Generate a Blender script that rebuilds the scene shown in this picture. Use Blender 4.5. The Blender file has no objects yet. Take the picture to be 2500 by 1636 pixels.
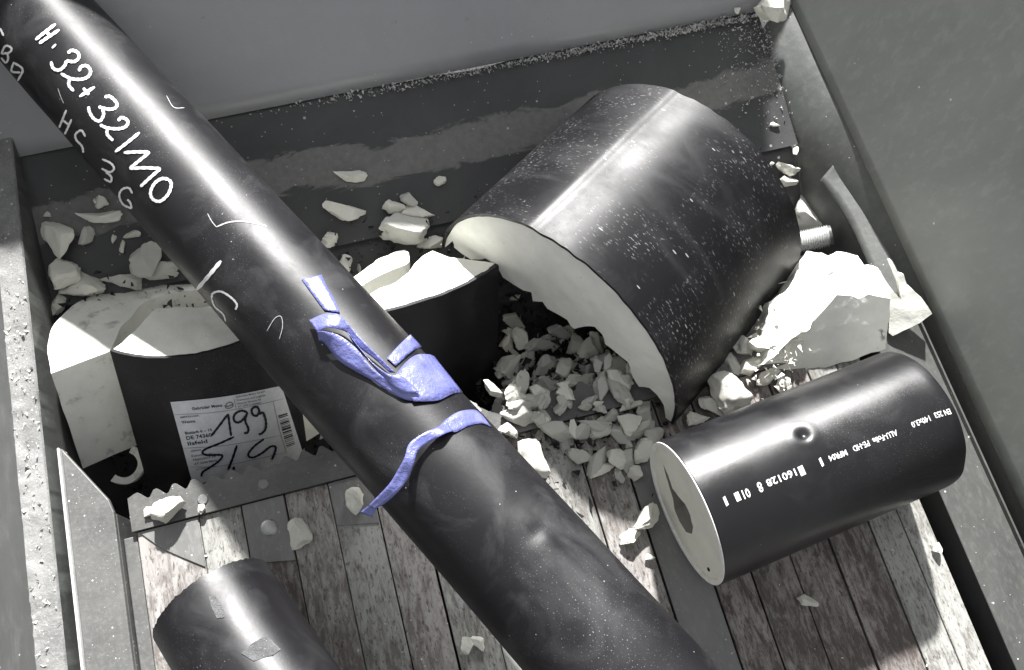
import bpy, bmesh, math, random
import numpy as np
from mathutils import Vector, Matrix, noise

random.seed(11)
np.random.seed(11)
S = bpy.context.scene
COL = S.collection

# ------------------------------------------------------------------ camera
F = 2200.0 / 2500.0                      # focal length in picture widths
CX, CY, PW = 1250.0, 818.0, 2500.0
CAM = np.array([0.0, 0.0, 0.898])        # eye 0.9 m above the slatted floor
AX = np.array([0.96258652, -0.23251081, 0.13916147])    # floor X (right) seen in eye axes
AY = np.array([-0.26599568, -0.90876987, 0.32153324])   # floor Y (away)
AZ = np.array([0.0517058, -0.34651992, -0.93661649])    # floor up
AX /= np.linalg.norm(AX)
AY = AY - AX * (AX @ AY); AY /= np.linalg.norm(AY)
AZ = AZ - AX * (AX @ AZ) - AY * (AY @ AZ); AZ /= np.linalg.norm(AZ)
RW = np.array([AX, AY, AZ])              # world = RW @ eye
cd = bpy.data.cameras.new('camera')
cam = bpy.data.objects.new('camera', cd); COL.objects.link(cam)
cd.sensor_width = 36.0; cd.lens = 36.0 * F; cd.clip_start = 0.01; cd.clip_end = 50
r_, u_, b_ = RW @ np.array([1, 0, 0]), RW @ np.array([0, -1, 0]), RW @ np.array([0, 0, -1])
cam.matrix_world = Matrix(((r_[0], u_[0], b_[0], CAM[0]), (r_[1], u_[1], b_[1], CAM[1]),
                           (r_[2], u_[2], b_[2], CAM[2]), (0, 0, 0, 1)))
S.camera = cam

# ------------------------------------------------------------------ light
SUN_DIR = Vector((0.165, 0.77, 0.615)).normalized()       # towards the light
W = bpy.data.worlds.new('World'); S.world = W; W.use_nodes = True
bg = W.node_tree.nodes['Background']
bg.inputs[0].default_value = (0.96, 0.98, 1.0, 1); bg.inputs[1].default_value = 0.44
sd = bpy.data.lights.new('sun', 'SUN'); sd.energy = 8.0; sd.angle = math.radians(2.0)
sd.color = (1.0, 0.985, 0.96)
sun = bpy.data.objects.new('sun', sd); COL.objects.link(sun)
sun.location = (1, 3, 2.5)
sun.rotation_euler = (-SUN_DIR).to_track_quat('-Z', 'Y').to_euler()
# soft area lamp added behind the machine for broad highlights on the black pipes
wd = bpy.data.lights.new('highlight_lamp', 'AREA'); wd.shape = 'RECTANGLE'; wd.size = 1.0; wd.size_y = .5; wd.energy = 42
win = bpy.data.objects.new('highlight_lamp', wd); COL.objects.link(win)
LAMP_DIR = Vector((0.30, 0.80, 0.49)).normalized()
win.location = Vector((.1, .2, .1)) + LAMP_DIR * 3.0
win.rotation_euler = (-LAMP_DIR).to_track_quat('-Z', 'Z').to_euler()
S.view_settings.view_transform = 'Standard'; S.view_settings.look = 'None'
S.view_settings.gamma = 1.0; S.view_settings.exposure = 0.7
S.view_settings.use_curve_mapping = False

# ------------------------------------------------------------------ helpers: places
def ray(px, py):
    d = np.array([(px - CX) / PW, (py - CY) / PW, F]); d /= np.linalg.norm(d)
    return RW @ d
def at(px, py, z=0.0):
    """point of the horizontal plane z seen at a place of the photograph"""
    d = ray(px, py); return CAM + d * ((z - CAM[2]) / d[2])
def onp(px, py, P0, n):
    d = ray(px, py); return CAM + d * (((P0 - CAM) @ n) / (d @ n))
def far(px, py, dist):
    return CAM + ray(px, py) * dist
def oncyl(px, py, C, a, r):
    """point of the cylinder surface (axis C + t a, radius r); None past its outline"""
    d = ray(px, py); w = CAM - C
    dp = d - a * (d @ a); wp = w - a * (w @ a)
    A = dp @ dp; B = 2 * dp @ wp; Q = wp @ wp - r * r
    disc = B * B - 4 * A * Q
    if disc < 0:
        disc = 0.0
    return CAM + d * ((-B - math.sqrt(disc)) / (2 * A))
def frame(a):
    a = a / np.linalg.norm(a)
    u = np.cross(a, np.array([0, 0, 1.0])); u /= np.linalg.norm(u)
    return a, u, np.cross(u, a)          # v points up
def unit(v): return v / np.linalg.norm(v)
def reg(ox, oy, s):
    return lambda pts: [(ox + x / s, oy + y / s) for x, y in pts]
K = 2500.0 / 2379.0
ov = lambda pts: [(x * K, y * K) for x, y in pts]

# ------------------------------------------------------------------ helpers: objects
def tag(o, label=None, cat=None, group=None, kind=None):
    if label: o['label'] = label
    if cat: o['category'] = cat
    if group: o['group'] = group
    if kind: o['kind'] = kind
    return o
def thing(name, label, cat, loc, group=None):
    o = bpy.data.objects.new(name, None); COL.objects.link(o)
    o.location = tuple(loc); o.empty_display_size = 0.02
    return tag(o, label, cat, group)
def mesh_obj(name, verts, faces, mat, parent=None, smooth=30, uv=None, base=None):
    """one mesh object; vertices come in world coordinates"""
    V = np.asarray(verts, float).reshape(-1, 3)
    root = parent
    off = np.zeros(3)
    q = parent
    while q is not None:
        off += np.array(q.location); q = q.parent
    if parent is None:
        off = V.mean(0) if base is None else np.asarray(base, float)
    me = bpy.data.meshes.new(name)
    me.from_pydata([tuple(v) for v in V - off], [], faces)
    me.validate()
    if uv is not None and len(uv) == len(V):
        lay = me.uv_layers.new(name='UVMap')
        idx = np.empty(len(me.loops), dtype=np.int32); me.loops.foreach_get('vertex_index', idx)
        lay.data.foreach_set('uv', np.asarray(uv, np.float32)[idx].ravel())
    me.materials.append(mat)
    if smooth is not None:
        me.polygons.foreach_set('use_smooth', [True] * len(me.polygons))
        me.set_sharp_from_angle(angle=math.radians(smooth))
    o = bpy.data.objects.new(name, me); COL.objects.link(o)
    if parent is None: o.location = tuple(off)
    else: o.parent = parent
    return o
def from_bm(name, bm, mat, parent=None, smooth=30, base=None):
    bm.verts.ensure_lookup_table(); bm.verts.index_update()
    v = [tuple(x.co) for x in bm.verts]; f = [[x.index for x in p.verts] for p in bm.faces]
    bm.free()
    return mesh_obj(name, v, f, mat, parent, smooth, base=base)
def bevel(o, w=0.001, seg=2, ang=35):
    m = o.modifiers.new('bevel', 'BEVEL'); m.width = w; m.segments = seg
    m.limit_method = 'ANGLE'; m.angle_limit = math.radians(ang); m.harden_normals = False
    return o
def box(x0, x1, y0, y1, z0, z1):
    v = [(x, y, z) for x in (x0, x1) for y in (y0, y1) for z in (z0, z1)]
    f = [(0, 1, 3, 2), (4, 6, 7, 5), (0, 4, 5, 1), (2, 3, 7, 6), (0, 2, 6, 4), (1, 5, 7, 3)]
    return v, f
def nz(p, s, seed=0.0):
    return noise.noise(Vector((p[0] * s + seed, p[1] * s - seed * .7, p[2] * s + seed * 1.3)))
def roughen(bm, size, amp, scale, seed=0.0, it=6, keep=None):
    for _ in range(it):
        long_ = [e for e in bm.edges if e.calc_length() > size]
        if not long_: break
        bmesh.ops.subdivide_edges(bm, edges=long_, cuts=1)
        bmesh.ops.triangulate(bm, faces=[f for f in bm.faces if len(f.verts) > 3])
    bm.normal_update()
    for v in bm.verts:
        p = v.co
        k = 1.0 if keep is None else keep(p)
        n = nz(p, scale, seed) + .5 * nz(p, scale * 2.3, seed + 5)
        v.co = p + v.normal * (n * amp * k)
def prism(poly, d, rough=None, seed=0.0):
    """bmesh of polygon (list of 3d points) swept along d"""
    bm = bmesh.new()
    a = [bm.verts.new(tuple(p)) for p in poly]
    b = [bm.verts.new(tuple(np.asarray(p) + d)) for p in poly]
    n = len(a)
    bm.faces.new(a); bm.faces.new(b[::-1])
    for i in range(n):
        j = (i + 1) % n
        bm.faces.new((a[j], a[i], b[i], b[j]))
    bmesh.ops.recalc_face_normals(bm, faces=bm.faces[:])
    if rough:
        bmesh.ops.triangulate(bm, faces=bm.faces[:])
        roughen(bm, *rough, seed=seed)
    return bm
def catmull(pts, n=6, closed=False):
    P = [np.asarray(p, float) for p in pts]
    out = []
    m = len(P)
    rng = range(m) if closed else range(m - 1)
    for i in rng:
        p0 = P[(i - 1) % m] if closed or i > 0 else 2 * P[0] - P[1]
        p1 = P[i]; p2 = P[(i + 1) % m]
        p3 = P[(i + 2) % m] if closed or i + 2 < m else 2 * P[-1] - P[-2]
        for k in range(n):
            t = k / n
            out.append(.5 * ((2 * p1) + (-p0 + p2) * t + (2 * p0 - 5 * p1 + 4 * p2 - p3) * t * t + (-p0 + 3 * p1 - 3 * p2 + p3) * t ** 3))
    if not closed: out.append(P[-1])
    return out
def fit_circle(pts, n):
    """centre and radius of the circle through points of a plane with normal n"""
    a, u, v = frame(n); c0 = np.mean(pts, 0)
    q = np.array([[(p - c0) @ u, (p - c0) @ v] for p in pts])
    A = np.c_[2 * q, np.ones(len(q))]; s = np.linalg.lstsq(A, (q ** 2).sum(1), rcond=None)[0]
    return c0 + u * s[0] + v * s[1], math.sqrt(s[2] + s[0] ** 2 + s[1] ** 2)
def ang(P, C, a):
    a, u, v = frame(a); w = P - C; return math.atan2(w @ v, w @ u)
def cyl_grid(C, a, L, rfun, ph0, ph1, nt, npn, t0=0.0):
    """open grid on a cylinder: verts, faces, uv (metres)"""
    a, u, v = frame(a); V = []; UV = []
    for i in range(nt + 1):
        t = t0 + L * i / nt
        for j in range(npn + 1):
            ph = ph0 + (ph1 - ph0) * j / npn
            r, dt = rfun(t, ph)
            V.append(C + a * (t + dt) + r * (math.cos(ph) * u + math.sin(ph) * v))
            UV.append((t, ph * r))
    w = npn + 1
    Fc = [(i * w + j, i * w + j + 1, (i + 1) * w + j + 1, (i + 1) * w + j) for i in range(nt) for j in range(npn)]
    return V, Fc, UV
def shell_solid(C, a, L, ro, ri, ph0, ph1, nt, npn, fo=None, fi=None):
    """curved plate between radii ri and ro, closed on all sides; full ring when ph1-ph0 = 2 pi"""
    fo = fo or (lambda t, p: (ro, 0.0)); fi = fi or (lambda t, p: (ri, 0.0))
    V1, F1, U1 = cyl_grid(C, a, L, fo, ph0, ph1, nt, npn)
    V2, F2, U2 = cyl_grid(C, a, L, fi, ph0, ph1, nt, npn)
    n = len(V1); w = npn + 1
    Fc = [f[::-1] for f in F1] + [tuple(x + n for x in f) for f in F2]
    for j in range(npn):
        Fc.append((j, j + 1, j + 1 + n, j + n))
        k = nt * w
        Fc.append((k + j + 1, k + j, k + j + n, k + j + 1 + n))
    if abs(ph1 - ph0) < 2 * math.pi - 1e-6:
        for i in range(nt):
            Fc.append((i * w, i * w + n, (i + 1) * w + n, (i + 1) * w))
            Fc.append((i * w + npn + n, i * w + npn, (i + 1) * w + npn, (i + 1) * w + npn + n))
    return V1 + V2, Fc, U1 + U2
def weld(o, d=1e-5):
    m = o.modifiers.new('weld', 'WELD'); m.merge_threshold = d; return o

# ------------------------------------------------------------------ helpers: materials
def mat(name):
    m = bpy.data.materials.new(name); m.use_nodes = True
    nt = m.node_tree; b = nt.nodes['Principled BSDF']
    return m, nt, b
def N(nt, t, **kw):
    n = nt.nodes.new(t)
    for k, v in kw.items():
        if k == 'inp':
            for i, x in v.items(): n.inputs[i].default_value = x
        else: setattr(n, k, v)
    return n
def coords(nt, uv=False, scale=(1, 1, 1), rot=(0, 0, 0)):
    tc = N(nt, 'ShaderNodeTexCoord'); mp = N(nt, 'ShaderNodeMapping')
    mp.inputs['Scale'].default_value = scale; mp.inputs['Rotation'].default_value = rot
    nt.links.new(tc.outputs['UV' if uv else 'Object'], mp.inputs[0]); return mp.outputs[0]
def noi(nt, vec, scale, detail=4, rough=.6, dist=0.0):
    n = N(nt, 'ShaderNodeTexNoise', inp={'Scale': scale, 'Detail': detail, 'Roughness': rough, 'Distortion': dist})
    nt.links.new(vec, n.inputs['Vector']); return n.outputs['Fac']
def ramp(nt, fac, stops, interp='LINEAR'):
    r = N(nt, 'ShaderNodeValToRGB'); cr = r.color_ramp; cr.interpolation = interp
    while len(cr.elements) > 1: cr.elements.remove(cr.elements[0])
    for i, (p, c) in enumerate(stops):
        e = cr.elements[0] if i == 0 else cr.elements.new(p)
        e.position = p
        e.color = (c, c, c, 1) if isinstance(c, (int, float)) else (*c, 1)
    nt.links.new(fac, r.inputs[0]); return r.outputs[0]
def mix(nt, fac, a, b, blend='MIX'):
    m = N(nt, 'ShaderNodeMix', data_type='RGBA', blend_type=blend)
    for s, x in ((m.inputs['Factor'], fac), (m.inputs['A'], a), (m.inputs['B'], b)):
        if hasattr(x, 'links') or isinstance(x, bpy.types.NodeSocket): nt.links.new(x, s)
        elif isinstance(x, (int, float)) and s.type == 'VALUE': s.default_value = x
        else: s.default_value = (*x, 1) if len(x) == 3 else x
    return m.outputs['Result']
def math_(nt, op, a, b=0.0):
    m = N(nt, 'ShaderNodeMath', operation=op)
    for i, x in enumerate((a, b)):
        if isinstance(x, bpy.types.NodeSocket): nt.links.new(x, m.inputs[i])
        else: m.inputs[i].default_value = x
    return m.outputs[0]
def bump(nt, b, h, strength, dist=0.002):
    n = N(nt, 'ShaderNodeBump', inp={'Strength': strength, 'Distance': dist})
    nt.links.new(h, n.inputs['Height']); nt.links.new(n.outputs[0], b.inputs['Normal'])
def specks(nt, vec, scale, size, keep, stretch=None):
    """mask of scattered flecks: small voronoi cells of which only some are kept"""
    v = N(nt, 'ShaderNodeTexVoronoi', inp={'Scale': scale, 'Randomness': 1.0}); nt.links.new(vec, v.inputs['Vector'])
    near = math_(nt, 'LESS_THAN', v.outputs['Distance'], size)
    sep = N(nt, 'ShaderNodeSeparateColor'); nt.links.new(v.outputs['Color'], sep.inputs[0])
    return math_(nt, 'MULTIPLY', near, math_(nt, 'LESS_THAN', sep.outputs[0], keep)), sep.outputs[1]

def plastic(name, base=.013, rough=.34, fleck=.25, fleck_scale=150, dusty=.5, streak=(1, 1, 1), seed=0.0, spec=.38):
    m, nt, b = mat(name)
    uv = coords(nt, True, (1, 1, 1)); ob = coords(nt)
    warp = N(nt, 'ShaderNodeVectorMath', operation='ADD'); warp.inputs[1].default_value = (seed, seed * 2, 0); nt.links.new(uv, warp.inputs[0]); uv = warp.outputs[0]
    st = N(nt, 'ShaderNodeMapping'); st.inputs['Scale'].default_value = streak; nt.links.new(uv, st.inputs[0]); st = st.outputs[0]
    dust = ramp(nt, noi(nt, uv, 9, 6, .65, .6), [(.48, 0), (.72, 1)])
    fine = noi(nt, st, 160, 5, .7)
    smear = ramp(nt, noi(nt, st, 17, 6, .62, 1.0), [(.50, 0), (.78, 1)])
    c = mix(nt, math_(nt, 'MULTIPLY', dust, .55 * dusty), (base * 1.02, base * .97, base * 1.16), (base * 3.4, base * 3.35, base * 3.7))
    c = mix(nt, math_(nt, 'MULTIPLY', smear, .5 * dusty), c, (.075, .075, .078))
    dens = ramp(nt, noi(nt, uv, 9, 5, .7, .5), [(.46, .0), (.60, .55), (.70, 1)])
    lo = .665 - .075 * fleck
    f1 = math_(nt, 'MULTIPLY', ramp(nt, noi(nt, st, fleck_scale * 2.2, 2.5, .6), [(lo, 0), (lo + .04, 1)]), dens)
    f2, t2 = specks(nt, st, fleck_scale * .45, .085, fleck * .2)
    fl = math_(nt, 'MAXIMUM', f1, f2)
    c = mix(nt, math_(nt, 'MULTIPLY', fl, .55), c, (.42, .42, .41))
    nt.links.new(c, b.inputs['Base Color'])
    rr = math_(nt, 'ADD', ramp(nt, noi(nt, uv, 14, 5, .6), [(.3, rough - .05), (.75, rough + .14)]), math_(nt, 'MULTIPLY', smear, .12))
    nt.links.new(rr, b.inputs['Roughness']); b.inputs['Specular IOR Level'].default_value = spec
    h = math_(nt, 'ADD', math_(nt, 'MULTIPLY', fine, .25), math_(nt, 'ADD', noi(nt, uv, 11, 3, .5), math_(nt, 'MULTIPLY', fl, .6)))
    bump(nt, b, h, .16, .002)
    return m
def foam_mat(name, col=(.86, .86, .80), dirt=.25, grain=240, relief=.35, dirt_col=(.12, .11, .10)):
    m, nt, b = mat(name); ob = coords(nt)
    n1 = noi(nt, ob, 22, 6, .65); n2 = noi(nt, ob, grain, 3, .7)
    c = mix(nt, ramp(nt, n1, [(.35, 0), (.75, 1)]), col, tuple(x * .82 for x in col))
    d = math_(nt, 'MULTIPLY', ramp(nt, noi(nt, ob, 42, 7, .72, .1), [(.66 - dirt * .12, 0), (.80 - dirt * .06, 1)]), dirt)
    c = mix(nt, d, c, dirt_col)
    p, t = specks(nt, ob, 130, .13, .12)
    c = mix(nt, math_(nt, 'MULTIPLY', p, .35), c, (.3, .29, .26))
    nt.links.new(c, b.inputs['Base Color']); b.inputs['Roughness'].default_value = .85
    b.inputs['Specular IOR Level'].default_value = .15
    bump(nt, b, math_(nt, 'ADD', math_(nt, 'MULTIPLY', n2, .5), n1), relief, .002)
    return m
def metal_mat(name, a, c2, rough=.5, scale=8, fleck=.1, fleck_scale=90, met=0.0, stretch=(1, 1, 1), spec=.5, relief=.25, fleck_col=(.55, .55, .54), fine=.35):
    m, nt, b = mat(name); ob = coords(nt); st = coords(nt, False, stretch)
    n1 = noi(nt, st, scale, 8, .68, .4); n2 = noi(nt, st, scale * 14, 5, .7)
    c = mix(nt, ramp(nt, n1, [(.32, 0), (.7, 1)]), a, c2)
    c = mix(nt, math_(nt, 'MULTIPLY', ramp(nt, n2, [(.5, 0), (.75, 1)]), fine), c, tuple(x * 1.7 for x in c2))
    p, t = specks(nt, ob, fleck_scale, .14, fleck); p2, t2 = specks(nt, ob, fleck_scale * 2.7, .15, fleck)
    p = math_(nt, 'MAXIMUM', p, p2)
    c = mix(nt, math_(nt, 'MULTIPLY', p, .7), c, fleck_col)
    nt.links.new(c, b.inputs['Base Color'])
    nt.links.new(ramp(nt, n2, [(.3, rough - .08), (.75, rough + .14)]), b.inputs['Roughness'])
    b.inputs['Metallic'].default_value = met; b.inputs['Specular IOR Level'].default_value = spec
    bump(nt, b, math_(nt, 'ADD', n1, math_(nt, 'MULTIPLY', n2, .35)), relief, .003)
    return m
def flat_mat(name, c, rough=.6, spec=.3):
    m, nt, b = mat(name); ob = coords(nt)
    n = noi(nt, ob, 120, 4, .6)
    nt.links.new(mix(nt, ramp(nt, n, [(.35, 0), (.7, 1)]), tuple(x * .85 for x in c), c), b.inputs['Base Color'])
    b.inputs['Roughness'].default_value = rough; b.inputs['Specular IOR Level'].default_value = spec
    return m

M = {}
M['pipe'] = plastic('black_pipe_plastic', .008, .39, .26, 330, .85, (1, 1, 1), 1.3, .33)
M['pipe_dusty'] = plastic('dusty_shell_plastic', .007, .37, .8, 240, .6, (1, .28, 1), 7.1, .20)
M['pipe_clean'] = plastic('printed_pipe_plastic', .006, .31, .10, 420, .3, (1, 1, 1), 3.7, .45)
M['pipe_stub'] = plastic('stub_plastic', .008, .34, .12, 260, .5, (1, 1, 1), 11.9)
M['casing'] = plastic('matt_casing_plastic', .012, .5, .2, 260, .5, (1, 1, 1), 17.3, .35)
M['foam'] = foam_mat('foam')
M['foam_dirty'] = foam_mat('dirty_foam', (.75, .75, .70), .9)
M['foam_cut'] = foam_mat('sawn_foam', (.80, .80, .72), .3, 300, .2)
M['foam_core'] = foam_mat('torn_foam_core', (.22, .21, .19), .6, 200, .6)
M['chip'] = foam_mat('foam_chip', (.76, .75, .68), .15, 200, .5)
M['chip_grey_shade'] = foam_mat('grey_shade_foam_chip', (.55, .55, .51), .3, 200, .5)
M['rim'] = flat_mat('lit_white_rim', (.85, .85, .83), .5)
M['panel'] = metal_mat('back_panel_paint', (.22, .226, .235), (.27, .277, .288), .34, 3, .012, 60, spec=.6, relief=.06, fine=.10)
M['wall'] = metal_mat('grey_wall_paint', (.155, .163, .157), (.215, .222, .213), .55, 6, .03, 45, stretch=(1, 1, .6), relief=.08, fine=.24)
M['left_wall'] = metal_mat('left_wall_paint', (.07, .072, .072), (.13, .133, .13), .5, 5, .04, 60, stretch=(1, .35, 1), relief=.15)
M['bed'] = metal_mat('bed_steel', (.030, .031, .032), (.052, .053, .054), .55, 9, .06, 80, relief=.3)
M['side'] = metal_mat('side_steel', (.05, .053, .051), (.092, .097, .092), .5, 10, .05, 70, stretch=(1, 1, .4), relief=.2)  # kept dark in place of the shade the right wall would throw
M['rail'] = metal_mat('rail_steel', (.13, .13, .13), (.26, .26, .255), .5, 26, .45, 110, spec=.5, relief=.5)
M['guide'] = metal_mat('guide_steel', (.075, .075, .074), (.135, .135, .132), .5, 18, .12, 160, spec=.6, relief=.15)
M['comb'] = metal_mat('comb_steel', (.065, .065, .064), (.12, .12, .117), .5, 14, .10, 120, relief=.25)
M['bare'] = metal_mat('bare_steel', (.22, .22, .22), (.4, .4, .4), .38, 40, .02, 90, met=.8, relief=.1)
M['rod_edge'] = metal_mat('polished_edge', (.5, .5, .5), (.75, .75, .74), .35, 30, .02, 90, relief=.1)
M['dark'] = flat_mat('black_gap', (.012, .012, .012), .8, .1)
M['crust'] = metal_mat('dust_crust', (.30, .30, .29), (.5, .5, .49), .85, 40, .3, 120, relief=.8)

def wear_bed():
    """bed steel with a ragged dusty band scraped along it (the band is dirt lying on the plate)"""
    m, nt, b = mat('bed_steel_dusty'); ob = coords(nt); st = coords(nt, False, (.35, 1, 1))
    sep = N(nt, 'ShaderNodeSeparateXYZ'); nt.links.new(ob, sep.inputs[0])
    n1 = noi(nt, ob, 9, 8, .68, .4); n2 = noi(nt, ob, 120, 5, .7); n3 = noi(nt, st, 42, 8, .72, .8); nl = noi(nt, ob, 4.5, 2, .5)
    c = mix(nt, ramp(nt, n1, [(.32, 0), (.7, 1)]), (.030, .031, .032), (.052, .053, .054))
    # across-plate coordinate, wobbled by noise
    y = math_(nt, 'ADD', sep.outputs[1], math_(nt, 'MULTIPLY', math_(nt, 'SUBTRACT', n3, .5), .050))
    y = math_(nt, 'ADD', y, math_(nt, 'MULTIPLY', math_(nt, 'SUBTRACT', nl, .5), .05))
    band = math_(nt, 'MULTIPLY', ramp(nt, math_(nt, 'ADD', y, .5), [(.424, 0), (.4255, 1)]), ramp(nt, math_(nt, 'ADD', y, .5), [(.466, 1), (.4675, 0)]))
    band = math_(nt, 'MULTIPLY', band, ramp(nt, n2, [(.25, .55), (.6, 1)]))
    c = mix(nt, math_(nt, 'MULTIPLY', band, .8), c, (.165, .163, .157))
    lip = math_(nt, 'MULTIPLY', ramp(nt, math_(nt, 'ADD', y, .5), [(.535, 0), (.575, 1)]), ramp(nt, n2, [(.42, 0), (.68, 1)]))
    c = mix(nt, math_(nt, 'MULTIPLY', lip, .7), c, (.24, .24, .235))
    p, t = specks(nt, ob, 70, .12, .12); p2, t2 = specks(nt, ob, 200, .15, .14)
    c = mix(nt, math_(nt, 'MULTIPLY', math_(nt, 'MAXIMUM', p, p2), .6), c, (.5, .5, .49))
    nt.links.new(c, b.inputs['Base Color']); b.inputs['Roughness'].default_value = .62
    bump(nt, b, math_(nt, 'ADD', n1, math_(nt, 'ADD', math_(nt, 'MULTIPLY', n2, .4), math_(nt, 'MULTIPLY', band, .6))), .35, .003)
    return m
M['bed_dusty'] = wear_bed()

def plank_mat(name, dark, light, amount, tint):
    m, nt, b = mat(name)
    oi = N(nt, 'ShaderNodeObjectInfo')
    tc = N(nt, 'ShaderNodeTexCoord'); add = N(nt, 'ShaderNodeVectorMath', operation='ADD')
    nt.links.new(tc.outputs['Object'], add.inputs[0])
    sc = N(nt, 'ShaderNodeVectorMath', operation='SCALE'); sc.inputs[0].default_value = (7, 13, 3); nt.links.new(oi.outputs['Random'], sc.inputs['Scale'])
    nt.links.new(sc.outputs[0], add.inputs[1])
    def mp(s):
        k = N(nt, 'ShaderNodeMapping'); k.inputs['Scale'].default_value = s; nt.links.new(add.outputs[0], k.inputs[0]); return k.outputs[0]
    g = noi(nt, mp((1, .09, 1)), 330, 5, .7, .3)          # fine grain along the plank
    w = noi(nt, mp((1, .30, 1)), 150, 7, .75, .6)          # worn patches
    big = noi(nt, mp((1, .6, 1)), 14, 3, .5)
    k = math_(nt, 'ADD', math_(nt, 'MULTIPLY', w, .62), math_(nt, 'ADD', math_(nt, 'MULTIPLY', g, .28), math_(nt, 'MULTIPLY', big, .25)))
    msk = ramp(nt, k, [(.535 - amount, 0), (.655 - amount, 1)])
    lc = mix(nt, ramp(nt, big, [(.4, 0), (.62, 1)]), light, tint)
    lc = mix(nt, math_(nt, 'MULTIPLY', ramp(nt, g, [(.45, 0), (.7, 1)]), .45), lc, tuple(x * .6 for x in light))
    c = mix(nt, msk, dark, lc)
    pit = ramp(nt, noi(nt, mp((1, .35, 1)), 420, 3, .65), [(.565, 0), (.66, 1)])
    c = mix(nt, math_(nt, 'MULTIPLY', pit, .75), c, (.05, .042, .04))
    nt.links.new(c, b.inputs['Base Color']); b.inputs['Roughness'].default_value = .6
    b.inputs['Specular IOR Level'].default_value = .35
    bump(nt, b, math_(nt, 'ADD', math_(nt, 'MULTIPLY', msk, .6), math_(nt, 'MULTIPLY', g, .6)), .35, .0012)
    return m
M['plank_a'] = plank_mat('worn_plank', (.15, .132, .124), (.36, .35, .338), .03, (.34, .318, .305))
M['plank_b'] = plank_mat('brown_plank', (.085, .070, .064), (.26, .245, .233), -.0, (.30, .27, .257))
M['plank_c'] = plank_mat('green_grey_plank', (.15, .14, .130), (.33, .335, .315), .04, (.35, .35, .33))
M['bar'] = metal_mat('steel_bar', (.13, .13, .125), (.20, .20, .195), .45, 16, .06, 150, stretch=(1, .4, 1), relief=.15)

# ================================================================== THE SETTING
XL, XR = -0.2716, 0.490                    # slatted floor, left and right edge
YB, YF = 0.2030, -0.40                     # far end of the planks, near end (behind the eye)
def struct(name, v, f, m, **kw):
    return tag(mesh_obj(name, v, f, m, **kw), kind='structure')
# ram body under the planks
floor = struct('floor', *box(XL - .002, XR + .002, YF, YB + .004, -.27, -.0075), M['dark'], smooth=None)
edges = [XL, -.2125, -.1716, -.129, -.0861, -.044, -.0021, .040, .082, .124, .166, .209, .256, .2953, .339, .3828, .4288, .462, XR]
kinds = 'acbacaccbcacbbbbcc'
gaps = [.0006, .0006, .0008, .0008, .0007, .0012, .0022, .0007, .0012, .0008, .0016, .0022, .0020, .0018, .0010, .0022, .0020, .0010, .0006]
for i in range(18):
    x0, x1 = edges[i] + gaps[i] / 2, edges[i + 1] - gaps[i + 1] / 2
    k = kinds[i]
    m_ = M['bar'] if i in (11,) else M['plank_' + k]
    dz = -.0006 * random.random()
    o = mesh_obj('plank', *box(x0, x1, YF + .01, YB - .0005, -.0072, dz), m_, parent=floor, smooth=None)
    bevel(o, .0009, 2)
# steel feet at the far ends of some planks (short plates with a bolt), the first one drawing a shadow
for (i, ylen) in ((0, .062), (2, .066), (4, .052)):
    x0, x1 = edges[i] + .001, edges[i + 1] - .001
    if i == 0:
        pts = [(x0 + .001, YB - .001), (x1, YB - .001), (x1, YB - .050), (x0 + .038, YB - .036), (x0 + .020, YB - .022)]  # dark patch cut to the outline of the comb's shadow on this plank
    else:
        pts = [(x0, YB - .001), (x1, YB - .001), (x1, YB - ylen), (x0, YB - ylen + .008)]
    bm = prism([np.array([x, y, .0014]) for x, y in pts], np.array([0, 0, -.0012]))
    bevel(from_bm('plate_or_shade_patch', bm, M['bar'], floor, None), .0004, 1)

# bed of the pit: slopes down from the foot of the back panel
bed_prof = [(.642, .0), (.555, -.022), (.478, -.045), (.430, -.085), (.36, -.155), (.28, -.215), (.18, -.26)]
XBL, XBR = -.345, .552
def bed_x(y):        # right-hand corner of the bed with the side plate
    return .545 + (.64 - y) * .03
def bed_strip(name, prof, m_, nx=60, lift=0.0):
    V, Fc = [], []
    P = []
    for (y0, z0), (y1, z1) in zip(prof[:-1], prof[1:]):
        for k in range(6): P.append((y0 + (y1 - y0) * k / 6, z0 + (z1 - z0) * k / 6))
    P.append(prof[-1])
    for y, z in P:
        for i in range(nx + 1):
            x = XBL + (bed_x(y) - XBL) * i / nx
            V.append((x, y, z + .0022 * nz((x, y, z), 16) + lift))
    w = nx + 1
    for r in range(len(P) - 1):
        for i in range(nx):
            Fc.append((r * w + i, r * w + i + 1, (r + 1) * w + i + 1, (r + 1) * w + i))
    return struct(name, V, [f[::-1] for f in Fc], m_, base=(.1, .62, 0))
bed_up = bed_strip('pit_bed', [(.665, .004)] + bed_prof[:3], M['bed_dusty'])
bed_low = bed_strip('pit_floor', [(.50, -.049), (.474, -.053)] + bed_prof[3:], M['bed'], lift=-.002)

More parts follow.
